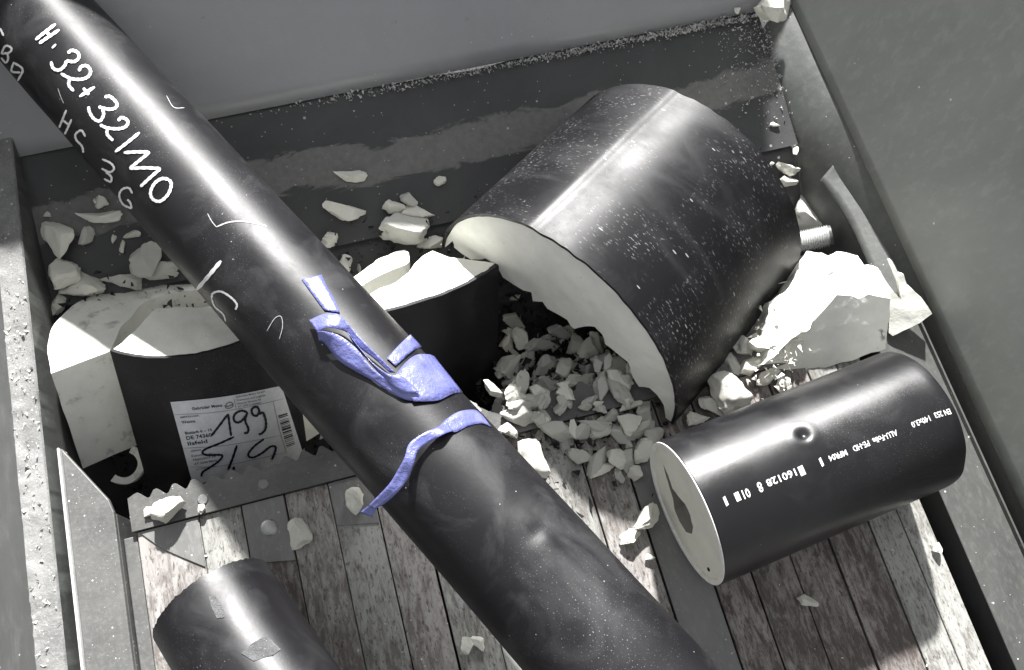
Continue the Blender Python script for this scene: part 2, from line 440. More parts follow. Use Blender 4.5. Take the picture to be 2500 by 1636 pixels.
# back panel: leans away, 42 degrees
PS, PL = math.radians(42), .49
def pan(x, s, dz=0.0):
    if s > .325: return (x, .645 + .325 * math.cos(PS) - dz, .0035 + .325 * math.sin(PS) + (s - .325) * .55)  # upright top, out of view, added so the bed lies in shade
    return (x, .645 + s * math.cos(PS) - dz * math.sin(PS), .0035 + s * math.sin(PS) + dz * math.cos(PS))
pv = []; pf = []
for j in range(25):
    for i in range(41):
        x = -.46 + 1.06 * i / 40; s = PL * j / 24
        pv.append(pan(x, s, .0025 * nz((x, s, 0), 3.0)))
for j in range(24):
    for i in range(40): pf.append((j * 41 + i, j * 41 + i + 1, (j + 1) * 41 + i + 1, (j + 1) * 41 + i))
panel = struct('wall_back', pv, pf, M['panel'])
sm = panel.modifiers.new('thick', 'SOLIDIFY'); sm.thickness = .004; sm.offset = -1

# right-hand side: guide ledge, groove, side plate of the pit, big grey wall
def strip_along_y(name, prof, y0, y1, m_, ny=30, wob=0.0, base=None):
    """sheet with profile [(x, z)...] running along Y"""
    V, Fc = [], []
    for j in range(ny + 1):
        y = y0 + (y1 - y0) * j / ny
        for k, (x, z) in enumerate(prof):
            V.append((x + wob * nz((x, y, z), 30), y, z + wob * nz((x, y, z + 3), 30)))
    w = len(prof)
    for j in range(ny):
        for k in range(w - 1):
            Fc.append((j * w + k, j * w + k + 1, (j + 1) * w + k + 1, (j + 1) * w + k))
    return struct(name, V, Fc, m_, smooth=25, base=base)
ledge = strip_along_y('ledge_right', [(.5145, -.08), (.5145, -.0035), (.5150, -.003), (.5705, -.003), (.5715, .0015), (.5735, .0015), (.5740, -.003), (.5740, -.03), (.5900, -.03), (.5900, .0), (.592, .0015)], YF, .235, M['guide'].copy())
ledge.data.materials[0] = metal_mat('ledge_steel', (.045, .047, .045), (.085, .087, .083), .45, 14, .06, 120, stretch=(1, .4, 1), relief=.15)  # darkened to stand in for the right wall's shade on the ledge
beadv, beadf = [], []
for j in range(181):
    y = YF + (.93 - YF) * j / 180
    r_s = .0016 + .0007 * nz((0, y, 0), 90)
    for k in range(7):
        a_ = math.pi * k / 6
        beadv.append((.5922 - r_s * math.cos(a_), y, .0012 + r_s * math.sin(a_) + .0005 * nz((0, y, 3), 60)))
for j in range(180):
    for k in range(6): beadf.append((j * 7 + k, j * 7 + k + 1, (j + 1) * 7 + k + 1, (j + 1) * 7 + k))
struct('wall_foot_bead', beadv, beadf, metal_mat('pale_bead_steel', (.30, .30, .29), (.5, .5, .48), .5, 30, .1, 120, relief=.4), smooth=60)  # pale raised bead drawn along the foot of the right wall
WA = math.radians(18)
def rw(s): return (.5925 + s * math.sin(WA), .0015 + s * math.cos(WA))
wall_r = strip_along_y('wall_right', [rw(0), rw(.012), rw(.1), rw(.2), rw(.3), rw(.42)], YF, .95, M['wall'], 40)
sm = wall_r.modifiers.new('thick', 'SOLIDIFY'); sm.thickness = .003; sm.offset = 1
# side plate of the pit, between the bed and the wall's foot
V = []; Fc = []
ys = np.linspace(.235, .655, 31)
def bed_z(y):
    for (y0, z0), (y1, z1) in zip(bed_prof[:-1], bed_prof[1:]):
        if y1 <= y <= y0: return z0 + (z1 - z0) * (y0 - y) / (y0 - y1)
    return 0.0 if y > .6 else -.26
for y in ys:
    zb = bed_z(y) - .02; xb = bed_x(y) - .002
    for k in range(9):
        t = k / 8.0
        V.append((xb + (.5915 - xb) * (t ** 1.25), y, zb + (.0008 - zb) * (t ** .75) + .0012 * nz((t, y, 0), 12)))
for j in range(30):
    for k in range(8): Fc.append((j * 9 + k, j * 9 + k + 1, (j + 1) * 9 + k + 1, (j + 1) * 9 + k))
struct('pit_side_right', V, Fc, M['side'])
struct('ram_flank_right', *box(XR + .0022, .5142, YF, .2300, -.27, -.045), M['dark'], smooth=None)

# left-hand side: wall, rough rail, inner face, guide plate
LA = math.radians(14)
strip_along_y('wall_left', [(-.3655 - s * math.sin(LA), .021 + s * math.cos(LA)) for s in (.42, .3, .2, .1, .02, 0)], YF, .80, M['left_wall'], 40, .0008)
V, Fc = [], []
ny = 240; prof = [(-.3662, .0205), (-.3600, .0200), (-.3540, .0198), (-.3480, .0200), (-.3415, .0202), (-.3400, .0185), (-.3398, -.02), (-.3398, -.12), (-.3398, -.27)]
for j in range(ny + 1):
    y = YF + (.66 - YF) * j / ny
    for k, (x, z) in enumerate(prof):
        e = .0016 if k in (1, 2) else (.0024 if k == 0 else .0004)
        V.append((x + (.0035 * nz((0, y, 0), 70) if k < 2 else 0), y, z + e * nz((x * 2, y, 0), 120) * 1.3))
w = len(prof)
for j in range(ny):
    for k in range(w - 1): Fc.append((j * w + k, j * w + k + 1, (j + 1) * w + k + 1, (j + 1) * w + k))
rail = struct('rail_left', V, Fc, M['rail'], smooth=40)
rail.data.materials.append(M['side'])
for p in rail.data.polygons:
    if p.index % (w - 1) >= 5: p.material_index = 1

# ================================================================== STEEL PARTS
# guide plate beside the floor, with a folded bright edge
g = thing('guide_plate', 'grey steel guide plate with a clipped corner beside the slatted floor', 'plate', (-.307, .1, 0))
gp = [(-.3275, YF), (-.2862, YF), (-.2862, .225), (-.2895, .238), (-.3275, .300)]
bevel(from_bm('plate', prism([np.array([x, y, .012]) for x, y in gp], np.array([0, 0, -.006])), M['guide'], g, None), .0012, 2)
bevel(mesh_obj('folded_edge', *box(-.3300, -.3277, YF, .2995, -.004, .0165), M['rod_edge'], g, None), .0008, 2)
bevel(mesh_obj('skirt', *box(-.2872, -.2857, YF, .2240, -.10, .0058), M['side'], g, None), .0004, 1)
strip = tag(mesh_obj('floor_edge_strip', *box(-.2852, -.2724, YF, .200, -.02, -.0025), M['guide'], None, None),
            'narrow grey steel strip between the guide plate and the first plank', 'strip')
bevel(strip, .001, 2)

# serrated comb strip across the end of the planks
cb = thing('comb_strip', 'dark steel strip with a saw-toothed edge across the end of the planks', 'comb', (0, .22, 0))
poly = [(-.2745, YB), (XR - .002, YB)]
x = XR - .002; per = .0181; up_ = []
k = 0
pts = []
xx = -.2745
pts.append((xx, .236))
xx += .004
while xx < XR - per:
    h = .2395 + .0012 * (random.random() - .5)
    pts += [(xx + per * .16, h - .0006), (xx + per * .30, h), (xx + per * .42, h - .0012), (xx + per * .80, .2318 + .0012 * (random.random() - .5)), (xx + per * .93, .2322)]
    xx += per
pts.append((XR - .002, .234))
poly = [(-.2745, YB)] + pts + [(XR - .002, YB)]
bm = prism([np.array([x, y, .0045 + .0008 * nz((x, y, 0), 20)]) for x, y in poly], np.array([0, 0, -.006]))
bevel(from_bm('toothed_plate', bm, M['comb'], cb, None), .0007, 2)
for bx_ in (-.205, -.150 + .004, .05, .19, .33):
    bm = bmesh.new()
    bmesh.ops.create_cone(bm, cap_ends=True, segments=20, radius1=.0055, radius2=.0045, depth=.0012, matrix=Matrix.Translation((bx_, .2165, .0056)))
    from_bm('bolt', bm, M['bare'] if bx_ < -.18 else M['bar'], cb, 40)
# countersunk bolts in the end plates of the planks
for (p, q) in ((657, 1288),):
    c = at(p, q, .002)
    bm = bmesh.new()
    bmesh.ops.create_cone(bm, cap_ends=True, segments=24, radius1=.0085, radius2=.0070, depth=.001, matrix=Matrix.Translation((c[0], c[1], .0018)))
    from_bm('bolt_head', bm, M['bare'], floor, 40)

# curved guard and threaded rod in the right-hand corner of the pit
def ribbon(name, left, right, m_, parent=None, thick=.0, smooth=40, n=6, base=None):
    """sheet between two lines of 3d points"""
    L_, R_ = catmull(left, n), catmull(right, n)
    V = []; Fc = []
    for a, b in zip(L_, R_):
        for k in range(5): V.append(a + (b - a) * k / 4)
    for i in range(len(L_) - 1):
        for k in range(4): Fc.append((i * 5 + k, i * 5 + k + 1, i * 5 + k + 6, i * 5 + k + 5))
    o = mesh_obj(name, V, Fc, m_, parent, smooth, base=base)
    if thick:
        s = o.modifiers.new('thick', 'SOLIDIFY'); s.thickness = thick; s.offset = 0
    return o
zs = [-.030, -.027, -.024, -.022, -.020, -.020]
oL = [at(*p, z) for p, z in zip(ov([(1940, 378), (1985, 400), (2025, 462), (2058, 540), (2082, 610), (2105, 680)]), zs)]
oR = [at(*p, z - .012) for p, z in zip(ov([(1905, 420), (1932, 455), (1968, 510), (2002, 580), (2030, 650), (2048, 710)]), zs)]
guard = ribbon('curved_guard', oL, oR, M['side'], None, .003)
tag(guard, 'curved grey steel guard in the corner of the pit beside the right wall', 'guard')
rd = thing('threaded_rod', 'shiny end of a threaded rod behind the black half shell', 'rod', at(*ov([(1880, 552)])[0], -.12))
p0 = at(*ov([(1840, 566)])[0], -.075); p1 = at(*ov([(1925, 548)])[0], -.060)
ax = unit(p1 - p0); Lr = np.linalg.norm(p1 - p0)
v_, f_, uv_ = cyl_grid(p0, ax, Lr, lambda t, p: (.0125 + .0011 * math.sin((t / .0027 + p / 6.2832) * 6.2832), 0), 0, 2 * math.pi, 110, 32)
M['rod'] = metal_mat('bright_steel', (.55, .55, .55), (.75, .75, .75), .28, 40, .02, 90, met=.6, relief=.05)
mesh_obj('thread', v_, [q[::-1] for q in f_], M['rod'], rd, 60)
v_, f_, uv_ = shell_solid(p1 - ax * .0005, ax, .004, .0122, .001, 0, 2 * math.pi, 1, 32)
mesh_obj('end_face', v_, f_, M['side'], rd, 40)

# ================================================================== LONG TUBE
TC = np.array([-.246, .6817, -.7655]) * 1.027 + CAM; TD = np.array([.1114, -.0258, -.7173]) * 1.027 + CAM
TA = unit(TD - TC); TR = .0565; TL = np.linalg.norm(TD - TC)
tube = thing('long_pipe', 'long black pipe with white handwriting and violet tape lying across everything', 'pipe', TC)
ta, tu, tv = frame(TA)
def tloc(P):
    w = P - TC; t = w @ ta; w = w - ta * t; return t, math.atan2(w @ tv, w @ tu)
dents = []
for (px, py, dr, st, sp) in ((1310, 1297, -.0016, .006, .010), (1390, 1345, -.0014, .030, .0045), (1270, 1215, -.0010, .012, .012), (1180, 1100, .0012, .020, .012),
                             (1560, 1560, .0016, .03, .022), (1240, 1500, -.0012, .02, .015), (700, 900, -.0012, .05, .02), (1050, 1250, .0010, .04, .02), (520, 330, -.0008, .02, .006)):
    t, p = tloc(oncyl(px, py, TC, TA, TR)); dents.append((t, p, dr, st, sp))
def trad(t, p):
    r = TR + .0005 * nz((t, math.cos(p) * .05, math.sin(p) * .05), 14)
    for (t0, p0_, dr, st, sp) in dents:
        dp = (p - p0_ + math.pi) % (2 * math.pi) - math.pi
        r += dr * math.exp(-((t - t0) / st) ** 2 - (dp * TR / sp) ** 2)
    return r, 0.0
v_, f_, uv_ = shell_solid(TC, TA, TL + .36, TR, TR - .0035, 0, 2 * math.pi, 330, 128, fo=lambda t, p: trad(t - .08, p))
v_ = [np.asarray(q) - TA * .08 for q in v_]
weld(mesh_obj('tube_wall', v_, f_, M['pipe'], tube, 40, uv_))

M['paint'] = flat_mat('white_paint_marker', (.80, .80, .80), .5)
def stroke_mesh(lines, width, surf, off=None):
    """flat pen strokes laid on a surface: lines of picture points, surf(px,py) -> 3d point"""
    V, Fc = [], []
    for ln in lines:
        wd = width
        if isinstance(ln, tuple): wd, ln = ln
        c = catmull(ln, 7) if len(ln) > 2 else [np.array(ln[0], float) + (np.array(ln[1], float) - np.array(ln[0], float)) * k / 8 for k in range(9)]
        c = [np.array(q) for q in c]
        n0 = len(V)
        for i, p in enumerate(c):
            d = c[min(i + 1, len(c) - 1)] - c[max(i - 1, 0)]; d = d / (np.linalg.norm(d) + 1e-9); nn = np.array([-d[1], d[0]])
            w_ = wd * (.5 if i in (0, len(c) - 1) else 1.0) * (1 + .16 * math.sin(i * 1.3 + len(V)))
            for s in (-1, 0, 1): V.append(surf(*(p + nn * w_ / 2 * s)))
        for i in range(len(c) - 1):
            b = n0 + i * 3
            Fc += [(b, b + 1, b + 4, b + 3), (b + 1, b + 2, b + 5, b + 4)]
    return V, Fc
on_tube = lambda off: (lambda px, py: oncyl(px, py, TC, TA, TR + off))
r1 = reg(0, 0, 2.831); r2 = reg(0, 450, 2.595)
big_line = [r1(x) for x in (
    [(385, 165), (310, 222), (245, 275)], [(410, 205), (340, 252), (270, 300)], [(318, 218), (352, 252)],
    [(368, 314), (378, 324)],
    [(468, 368), (495, 348), (535, 362), (546, 395), (515, 425), (458, 420)], [(458, 420), (448, 452), (410, 484), (368, 472), (352, 425)],
    [(545, 492), (562, 460), (602, 456), (626, 492), (608, 530), (560, 548), (488, 542), (420, 508)], [(482, 545), (476, 588), (510, 630)],
    [(548, 668), (655, 600)], [(575, 608), (615, 655)],
    [(722, 670), (762, 668), (806, 712), (798, 745), (750, 755), (680, 738)], [(708, 752), (716, 792), (690, 836), (648, 820), (618, 772), (612, 736)],
    [(815, 835), (842, 812), (882, 835), (872, 872), (820, 890), (742, 884), (690, 862)], [(742, 888), (742, 930), (782, 972)],
    [(965, 915), (880, 985), (795, 1050)],
    [(855, 1055), (945, 1050), (1035, 1052)], [(1035, 1052), (960, 1112), (895, 1165)], [(895, 1165), (1000, 1160), (1110, 1165)], [(1110, 1165), (1035, 1230), (970, 1290)],
    [(1168, 1240), (1184, 1275), (1162, 1342), (1108, 1390), (1058, 1378), (1040, 1330), (1068, 1268), (1118, 1235), (1168, 1240)])]
big_line[3] = (13.0, big_line[3])
for i0, i1 in ((0, 3), (3, 4), (4, 6), (6, 8), (8, 10), (10, 12), (12, 14), (14, 15), (15, 19), (19, 20)):
    mesh_obj('painted_character', *stroke_mesh(big_line[i0:i1], 7.5, on_tube(.0005)), M['paint'], tube, None)
small_line = [r1(x) for x in (
    [(0, 195), (25, 248)],
    [(8, 372), (38, 318), (78, 332), (66, 362), (10, 372)], [(50, 362), (56, 408), (38, 432), (8, 400)],
    [(90, 430), (156, 480), (122, 560)], [(94, 432), (80, 492), (142, 502)],
    [(458, 760), (430, 830), (408, 885)], [(494, 825), (470, 880), (446, 930)], [(430, 828), (474, 862)],
    [(590, 945), (562, 902), (522, 928), (528, 968), (566, 1010), (576, 1056)],
    [(705, 1100), (765, 1128), (788, 1165), (758, 1190), (702, 1165)], [(730, 1188), (768, 1222), (764, 1256), (718, 1236)],
    [(915, 1338), (890, 1300), (846, 1308), (824, 1352), (850, 1412), (910, 1442)], [(910, 1442), (900, 1402), (880, 1378)])]
small_line += [(9.0, r2([(1400, 485), (1330, 570), (1245, 670)])), (5.0, r2([(1340, 722), (1350, 690), (1400, 680), (1462, 716), (1500, 760), (1492, 795)])), (3.5, r2([(1340, 722), (1360, 775), (1412, 822), (1430, 870)]))]
for i0, i1 in ((0, 1), (1, 3), (3, 5), (5, 8), (8, 9), (9, 11), (11, 13), (13, 14), (14, 16)):
    mesh_obj('painted_character', *stroke_mesh(small_line[i0:i1], 5.2, on_tube(.0005)), M['paint'], tube, None)
scr = [(2.2, r2([(1315, 185), (1340, 232), (1370, 270)])), (3.2, r2([(1370, 270), (1450, 240), (1540, 235), (1640, 252), (1690, 265)])),
       (1.6, r2([(1690, 930), (1740, 850), (1780, 838), (1790, 900), (1770, 980)])), (1.8, r1([(400, 610), (420, 670), (440, 715)])), (1.6, r1([(1150, 660), (1200, 740), (1275, 745)]))]
M['scratch'] = flat_mat('scratched_plastic', (.42, .42, .42), .6)
for ln in (scr[:2], scr[2:3], scr[3:4], scr[4:]):
    mesh_obj('scratch', *stroke_mesh(ln, 3, on_tube(.0003)), M['scratch'], tube, None)

# violet tape
def tape_mat():
    m, nt, b = mat('violet_tape'); ob = coords(nt)
    n1 = noi(nt, ob, 45, 4, .6); n2 = noi(nt, ob, 260, 4, .7)
    nt.links.new(mix(nt, ramp(nt, n1, [(.3, 0), (.7, 1)]), (.105, .115, .31), (.16, .172, .42)), b.inputs['Base Color'])
    nt.links.new(ramp(nt, n1, [(.3, .22), (.7, .4)]), b.inputs['Roughness'])
    bump(nt, b, math_(nt, 'ADD', n1, math_(nt, 'MULTIPLY', n2, .25)), .6, .006)
    b.inputs['Coat Weight'].default_value = .4; b.inputs['Coat Roughness'].default_value = .15
    return m
M['tape'] = tape_mat()
r5 = reg(700, 600, 2.225)
def tape(lp, rp, offs, name='tape', n=6, m_='tape'):
    """tape between two picture lines, each station lifted off the pipe by offs (left, right)"""
    lp, rp = r5(lp), r5(rp)
    A = [oncyl(*p, TC, TA, TR + o[0]) for p, o in zip(lp, offs)]
    B = [oncyl(*p, TC, TA, TR + o[1]) for p, o in zip(rp, offs)]
    o = ribbon(name, A, B, M[m_], tube, .0004, 35, n)
    return o
g1 = .0008
tape([(80, 180), (112, 225), (160, 290), (205, 350)], [(190, 158), (215, 215), (255, 285), (290, 365)], [(g1, g1)] * 4)
# upper band round the pipe, and the wide flap next to it
tape([(545, 610), (590, 560), (640, 510), (672, 482)], [(592, 655), (640, 610), (690, 568), (735, 550)], [(.0016, .0012)] * 4)
tape([(590, 705), (640, 640), (700, 595), (765, 590), (800, 600)], [(690, 845), (760, 845), (830, 838), (900, 805), (955, 795)], [(.004, .003), (.0035, .002), (.002, .0015), (.0012, .0012), (.001, .001)])
# crumpled loop: outer fold
tape([(122, 405), (200, 372), (280, 372), (330, 420), (420, 520), (510, 610), (590, 690)], [(165, 470), (215, 445), (275, 452), (330, 475), (365, 530), (470, 610), (560, 690)],
     [(.004, .010), (.009, .013), (.012, .012), (.010, .006), (.008, .004), (.006, .003), (.004, .002)])
tape([(165, 465), (205, 465), (290, 490), (380, 560), (460, 660), (560, 735), (660, 790), (720, 800)], [(175, 515), (205, 530), (280, 620), (370, 680), (470, 735), (560, 795), (650, 838), (740, 842)],
     [(.012, .006), (.014, .005), (.013, .004), (.010, .003), (.008, .0025), (.007, .002), (.006, .0015), (.004, .001)])
tape([(330, 470), (400, 560), (480, 650), (560, 700), (620, 705), (670, 745)], [(365, 535), (430, 610), (500, 690), (570, 760), (640, 800), (720, 795)],
     [(.008, .004), (.007, .003), (.009, .005), (.012, .006), (.012, .006), (.004, .006)])
# lower band and its loose tail
tape([(820, 990), (870, 940), (940, 900), (1020, 892), (1062, 920)], [(880, 1002), (920, 1012), (985, 980), (1060, 965), (1112, 985)], [(.004, .003), (.002, .0015), (.0012, .0012), (.001, .001), (.001, .001)])
tape([(868, 965), (820, 985), (740, 1020), (665, 1075), (640, 1150), (605, 1215), (560, 1290), (500, 1355), (440, 1415)], [(905, 1005), (850, 1025), (790, 1062), (720, 1105), (690, 1180), (668, 1250), (610, 1330), (540, 1395), (480, 1430)],
     [(.003, .003), (.006, .008), (.010, .006), (.012, .009), (.014, .012), (.013, .010), (.012, .012), (.012, .012), (.014, .014)])
q = [np.array(p) for p in r5([(500, 1355), (440, 1415), (398, 1450)])]
dl = np.linalg.norm(oncyl(*q[1], TC, TA, TR + .012) - CAM)
ribbon('tape', [far(*p, dl - .004 + i * .006) for i, p in enumerate(r5([(502, 1354), (448, 1408), (398, 1448)]))], [far(*p, dl - .004 + i * .006) for i, p in enumerate(r5([(540, 1396), (488, 1428), (468, 1475)]))], M['tape'], tube, .0004, 35)

# ================================================================== PRINTED PIPE SECTION (right)
PC = np.array([.2319, .0758, .0702]); PD = np.array([.4784, .104, .0702]); PA = unit(PD - PC); PR = .070; PLn = np.linalg.norm(PD - PC)
psec = thing('insulated_pipe_section', 'short black pipe section with white print and a foam-filled end on the planks', 'pipe', (.355, .09, 0))
pa, pu, pv_ = frame(PA)
def ploc(P):
    w = P - PC; t = w @ pa; w = w - pa * t; return t, math.atan2(w @ pv_, w @ pu)
dt_, dp_ = ploc(oncyl(1962, 1060, PC, PA, PR))
def prad(t, p):
    r = PR + .0003 * nz((t, math.cos(p) * .07, math.sin(p) * .07), 9)
    d = math.hypot(t - dt_, (p - dp_) * PR)
    r += -.0030 * math.exp(-(d / .0042) ** 2) + .0003 * math.exp(-((d - .010) / .004) ** 2)
    if t > PLn - .010: r -= .0010 * ((t - PLn + .010) / .010) ** 2
    return r, (.0012 * nz((math.cos(p), math.sin(p), 0), 3.0) if t > PLn - 1e-6 else 0)
v_, f_, uv_ = shell_solid(PC, PA, PLn, PR, PR - .0032, 0, 2 * math.pi, 150, 220, fo=prad)
weld(bevel(mesh_obj('casing', v_, f_, M['pipe_clean'], psec, 40, uv_), .0005, 1, 60))
v_, f_, uv_ = shell_solid(PC + PA * -.0010, PA, .006, PR - .0008, PR - .0050, 0, 2 * math.pi, 1, 96)
weld(mesh_obj('end_rim', v_, f_, M['rim'], psec, 40))  # white ring puts the sunlit edge of the pipe end into colour
# foam disc with a torn gash
r8 = reg(1500, 800, 2.224)
fp = PC + PA * .0012
gash = [onp(*p, fp, PA) for p in r8([(266, 742), (290, 800), (315, 872), (348, 915), (384, 960), (412, 1020), (428, 1080), (420, 1120), (388, 1108), (352, 1050), (328, 990), (318, 930), (300, 870), (278, 800)])]
circ = [fp + (PR - .0036) * (math.cos(2 * math.pi * k / 72) * pu + math.sin(2 * math.pi * k / 72) * pv_) for k in range(72)]
bm = bmesh.new()
oc = [bm.verts.new(tuple(p)) for p in circ]; gi = [bm.verts.new(tuple(p)) for p in gash]
ed = [bm.edges.new((oc[k], oc[(k + 1) % 72])) for k in range(72)] + [bm.edges.new((gi[k], gi[(k + 1) % len(gi)])) for k in range(len(gi))]
bmesh.ops.triangle_fill(bm, use_beauty=True, use_dissolve=False, edges=ed, normal=tuple(-PA))
gset = set(id(v) for v in gi)
bmesh.ops.recalc_face_normals(bm, faces=bm.faces[:])
if bm.faces[0].normal.dot(Vector(tuple(PA))) > 0: bmesh.ops.reverse_faces(bm, faces=bm.faces[:])
roughen(bm, .007, .0005, 60, 2.0, 3)
disc = from_bm('foam_fill', bm, M['foam_cut'], psec, 40)
gc = np.mean(gash, 0)
V = list(gash) + [gc + (p - gc) * .75 + PA * (.006 + .004 * random.random()) for p in gash] + [gc + PA * .011]
n_ = len(gash); Fc = [(k, (k + 1) % n_, (k + 1) % n_ + n_, k + n_) for k in range(n_)] + [(k + n_, (k + 1) % n_ + n_, 2 * n_) for k in range(n_)]
mesh_obj('gash', V, Fc, M['foam_core'], disc, 20)
hp = onp(*r8([(512, 1312)])[0], fp, PA)
bm = bmesh.new(); bmesh.ops.create_icosphere(bm, subdivisions=2, radius=.0021, matrix=Matrix.Translation(tuple(hp)) @ Matrix.Diagonal((.5, 1, 1.5, 1)))
from_bm('hole', bm, M['dark'], disc)
v_, f_, uv_ = shell_solid(PC + PA * (PLn - .006), PA, .004, PR - .0036, .001, 0, 2 * math.pi, 1, 64)
weld(mesh_obj('foam_fill', v_, f_, M['foam_cut'], psec, 40))

def text_mesh(body, size=1.0):
    cu = bpy.data.curves.new('t', 'FONT'); cu.body = body; cu.size = size; cu.resolution_u = 2; cu.offset = .018
    ob = bpy.data.objects.new('t', cu); COL.objects.link(ob)
    dg = bpy.context.evaluated_depsgraph_get()
    me = bpy.data.meshes.new_from_object(ob.evaluated_get(dg))
    v = np.array([x.co[:2] for x in me.vertices]).reshape(-1, 2); f = [list(p.vertices) for p in me.polygons]
    bpy.data.objects.remove(ob); bpy.data.curves.remove(cu); bpy.data.meshes.remove(me)
    return v, f
rp = reg(1580, 980, 2.975)
# which way round the pipe is "up" for letters that read from the far end: towards the viewer
ph_top = ploc(oncyl(1900, 1000, PC, PA, PR))[1]; ph_low = ploc(oncyl(1900, 1200, PC, PA, PR))[1]
UPS = 1.0 if ph_low > ph_top else -1.0
def seg(body, xa, ya, xb, yb, h=.0055):
    h *= .88
    V = []; n0 = 0
    v, f = text_mesh(body)
    (ta_, pa_), (tb_, pb_) = ploc(oncyl(*rp([(xa, ya)])[0], PC, PA, PR)), ploc(oncyl(*rp([(xb, yb)])[0], PC, PA, PR))
    x0, x1 = v[:, 0].min(), v[:, 0].max()
    for x, y in v:
        k = (x - x0) / max(x1 - x0, 1e-6); t = ta_ + (tb_ - ta_) * k
        ph = pa_ + (pb_ - pa_) * k + UPS * (y / .69 - .5) * h / PR
        rr = prad(t, ph)[0] + .0004
        V.append(PC + pa * t + rr * (math.cos(ph) * pu + math.sin(ph) * pv_))
    mesh_obj('printed_word', V, f, M['paint'], psec, None)
seg('EN 253', 2202, 72, 2085, 104); seg('140x3.0', 2052, 122, 1920, 174)
seg('ALU-Folie', 1815, 225, 1640, 290); seg('PE-HD', 1612, 302, 1495, 348); seg('MFR04', 1450, 370, 1320, 418); seg('1', 1272, 435, 1258, 448, .008)
seg('160128', 1080, 512, 868, 598, .0068); seg('8', 835, 615, 805, 632, .0095); seg('01', 745, 660, 695, 680, .0085); seg('1', 578, 718, 562, 732, .0085)
def blk(xa, ya, xb, yb, h):
    (t0, q0), (t1, q1) = ploc(oncyl(*rp([(xa, ya)])[0], PC, PA, PR)), ploc(oncyl(*rp([(xb, yb)])[0], PC, PA, PR))
    V = []
    for k in range(5):
        for s in (-.5, .5):
            t = t0 + (t1 - t0) * k / 4; ph = q0 + (q1 - q0) * k / 4 + s * h / PR
            V.append(PC + pa * t + (prad(t, ph)[0] + .0004) * (math.cos(ph) * pu + math.sin(ph) * pv_))
    return V, [(k * 2, k * 2 + 1, k * 2 + 3, k * 2 + 2) for k in range(4)]
for a in ((1140, 495, 1105, 512, .0082), (672, 684, 640, 700, .0075)):
    mesh_obj('printed_mark', *blk(*a), M['paint'], psec, None)

# ================================================================== CUT PIPE STUB (bottom left)
BC = np.array([-.1991, .1116, .0525]); BA = unit(np.array([.403, -.88, .23])); BR = .0555
stub = thing('pipe_stub', 'black pipe stub with a ragged sawn end lying on the left planks', 'pipe', (-.18, .06, 0))
def brad(t, p):
    j = 0.0
    if t < .0005: j = .0016 * nz((math.cos(p) * 2, math.sin(p) * 2, 0), 9) + .0012 * nz((math.cos(p), math.sin(p), 4), 22)
    r = BR + .0004 * nz((t, math.cos(p) * .05, math.sin(p) * .05), 16)
    return r, j
v_, f_, uv_ = shell_solid(BC, BA, .36, BR, BR - .004, 0, 2 * math.pi, 90, 160, fo=brad, fi=lambda t, p: (BR - .004, brad(t, p)[1]))
weld(mesh_obj('tube_wall', v_, f_, M['pipe_stub'], stub, 40, uv_))
# scuff of peeled skin on its flank
on_stub = lambda off: (lambda px, py: oncyl(px, py, BC, BA, BR + off))
r3 = reg(0, 900, 2.1156)
V, Fc = [], []
for ln, lf in (([(1245, 1470), (1300, 1420), (1370, 1380), (1400, 1400), (1450, 1450), (1410, 1480), (1310, 1510)], .0005), ([(1075, 1175), (1105, 1170), (1150, 1225), (1160, 1285), (1120, 1290), (1095, 1240)], .0005)):
    pts = [on_stub(lf)(*p) for i, p in enumerate(r3(ln))]
    n0 = len(V); V += pts; Fc.append(list(range(n0, n0 + len(pts))))
M['peel'] = metal_mat('scuffed_plastic', (.03, .03, .032), (.10, .10, .105), .4, 60, .2, 240, relief=.7)
for f in Fc: mesh_obj('scuff', [V[i] for i in f], [list(range(len(f)))], M['peel'], stub, 60)

# ================================================================== BIG HALF SHELL
HC = np.array([.178, .3036, -.9142]) * .992 + CAM; HD = np.array([.3677, .4272, -.9247]) * 1.012 + CAM
HA = unit(HD - HC); HR = .160; HL = np.linalg.norm(HD - HC)
ha, hu, hv = frame(HA)
half = thing('half_shell', 'big dusty black half shell of insulated pipe arched over foam chips', 'pipe', (.27, .36, -.04))
qa = ang(onp(1077, 600, HC, HA), HC, HA); qb = ang(onp(1637, 1032, HC, HA), HC, HA)
ph0, ph1 = min(qa, qb), max(qa, qb)
if not (ph0 < math.pi / 2 < ph1): ph0, ph1 = ph1, ph0 + 2 * math.pi
if pr_fix := (ph0 > math.pi): ph0 -= 2 * math.pi; ph1 -= 2 * math.pi
pr_ = ang(oncyl(1300, 560, HC, HA, HR), HC, HA)      # faint ridge along the shell
def hrad(t, p):
    r = HR + .0012 * nz((t, math.cos(p) * .16, math.sin(p) * .16), 7)
    r += .0022 / (1 + math.exp(-(p - pr_) / .012)) * math.exp(-max(0, p - pr_) / .35)
    jag = .0012 * nz((math.cos(p), math.sin(p), 0), 12) if (t < 1e-4 or t > HL - 1e-4) else 0
    return r, jag
v_, f_, uv_ = shell_solid(HC, HA, HL, HR, HR - .0035, ph0, ph1, 80, 200, fo=hrad, fi=lambda t, p: (hrad(t, p)[0] - .0035, hrad(t, p)[1]))
mesh_obj('casing', v_, f_, M['pipe_dusty'], half, 40, uv_)
r7 = reg(1150, 600, 2.595); r6 = reg(1050, 180, 2.505)
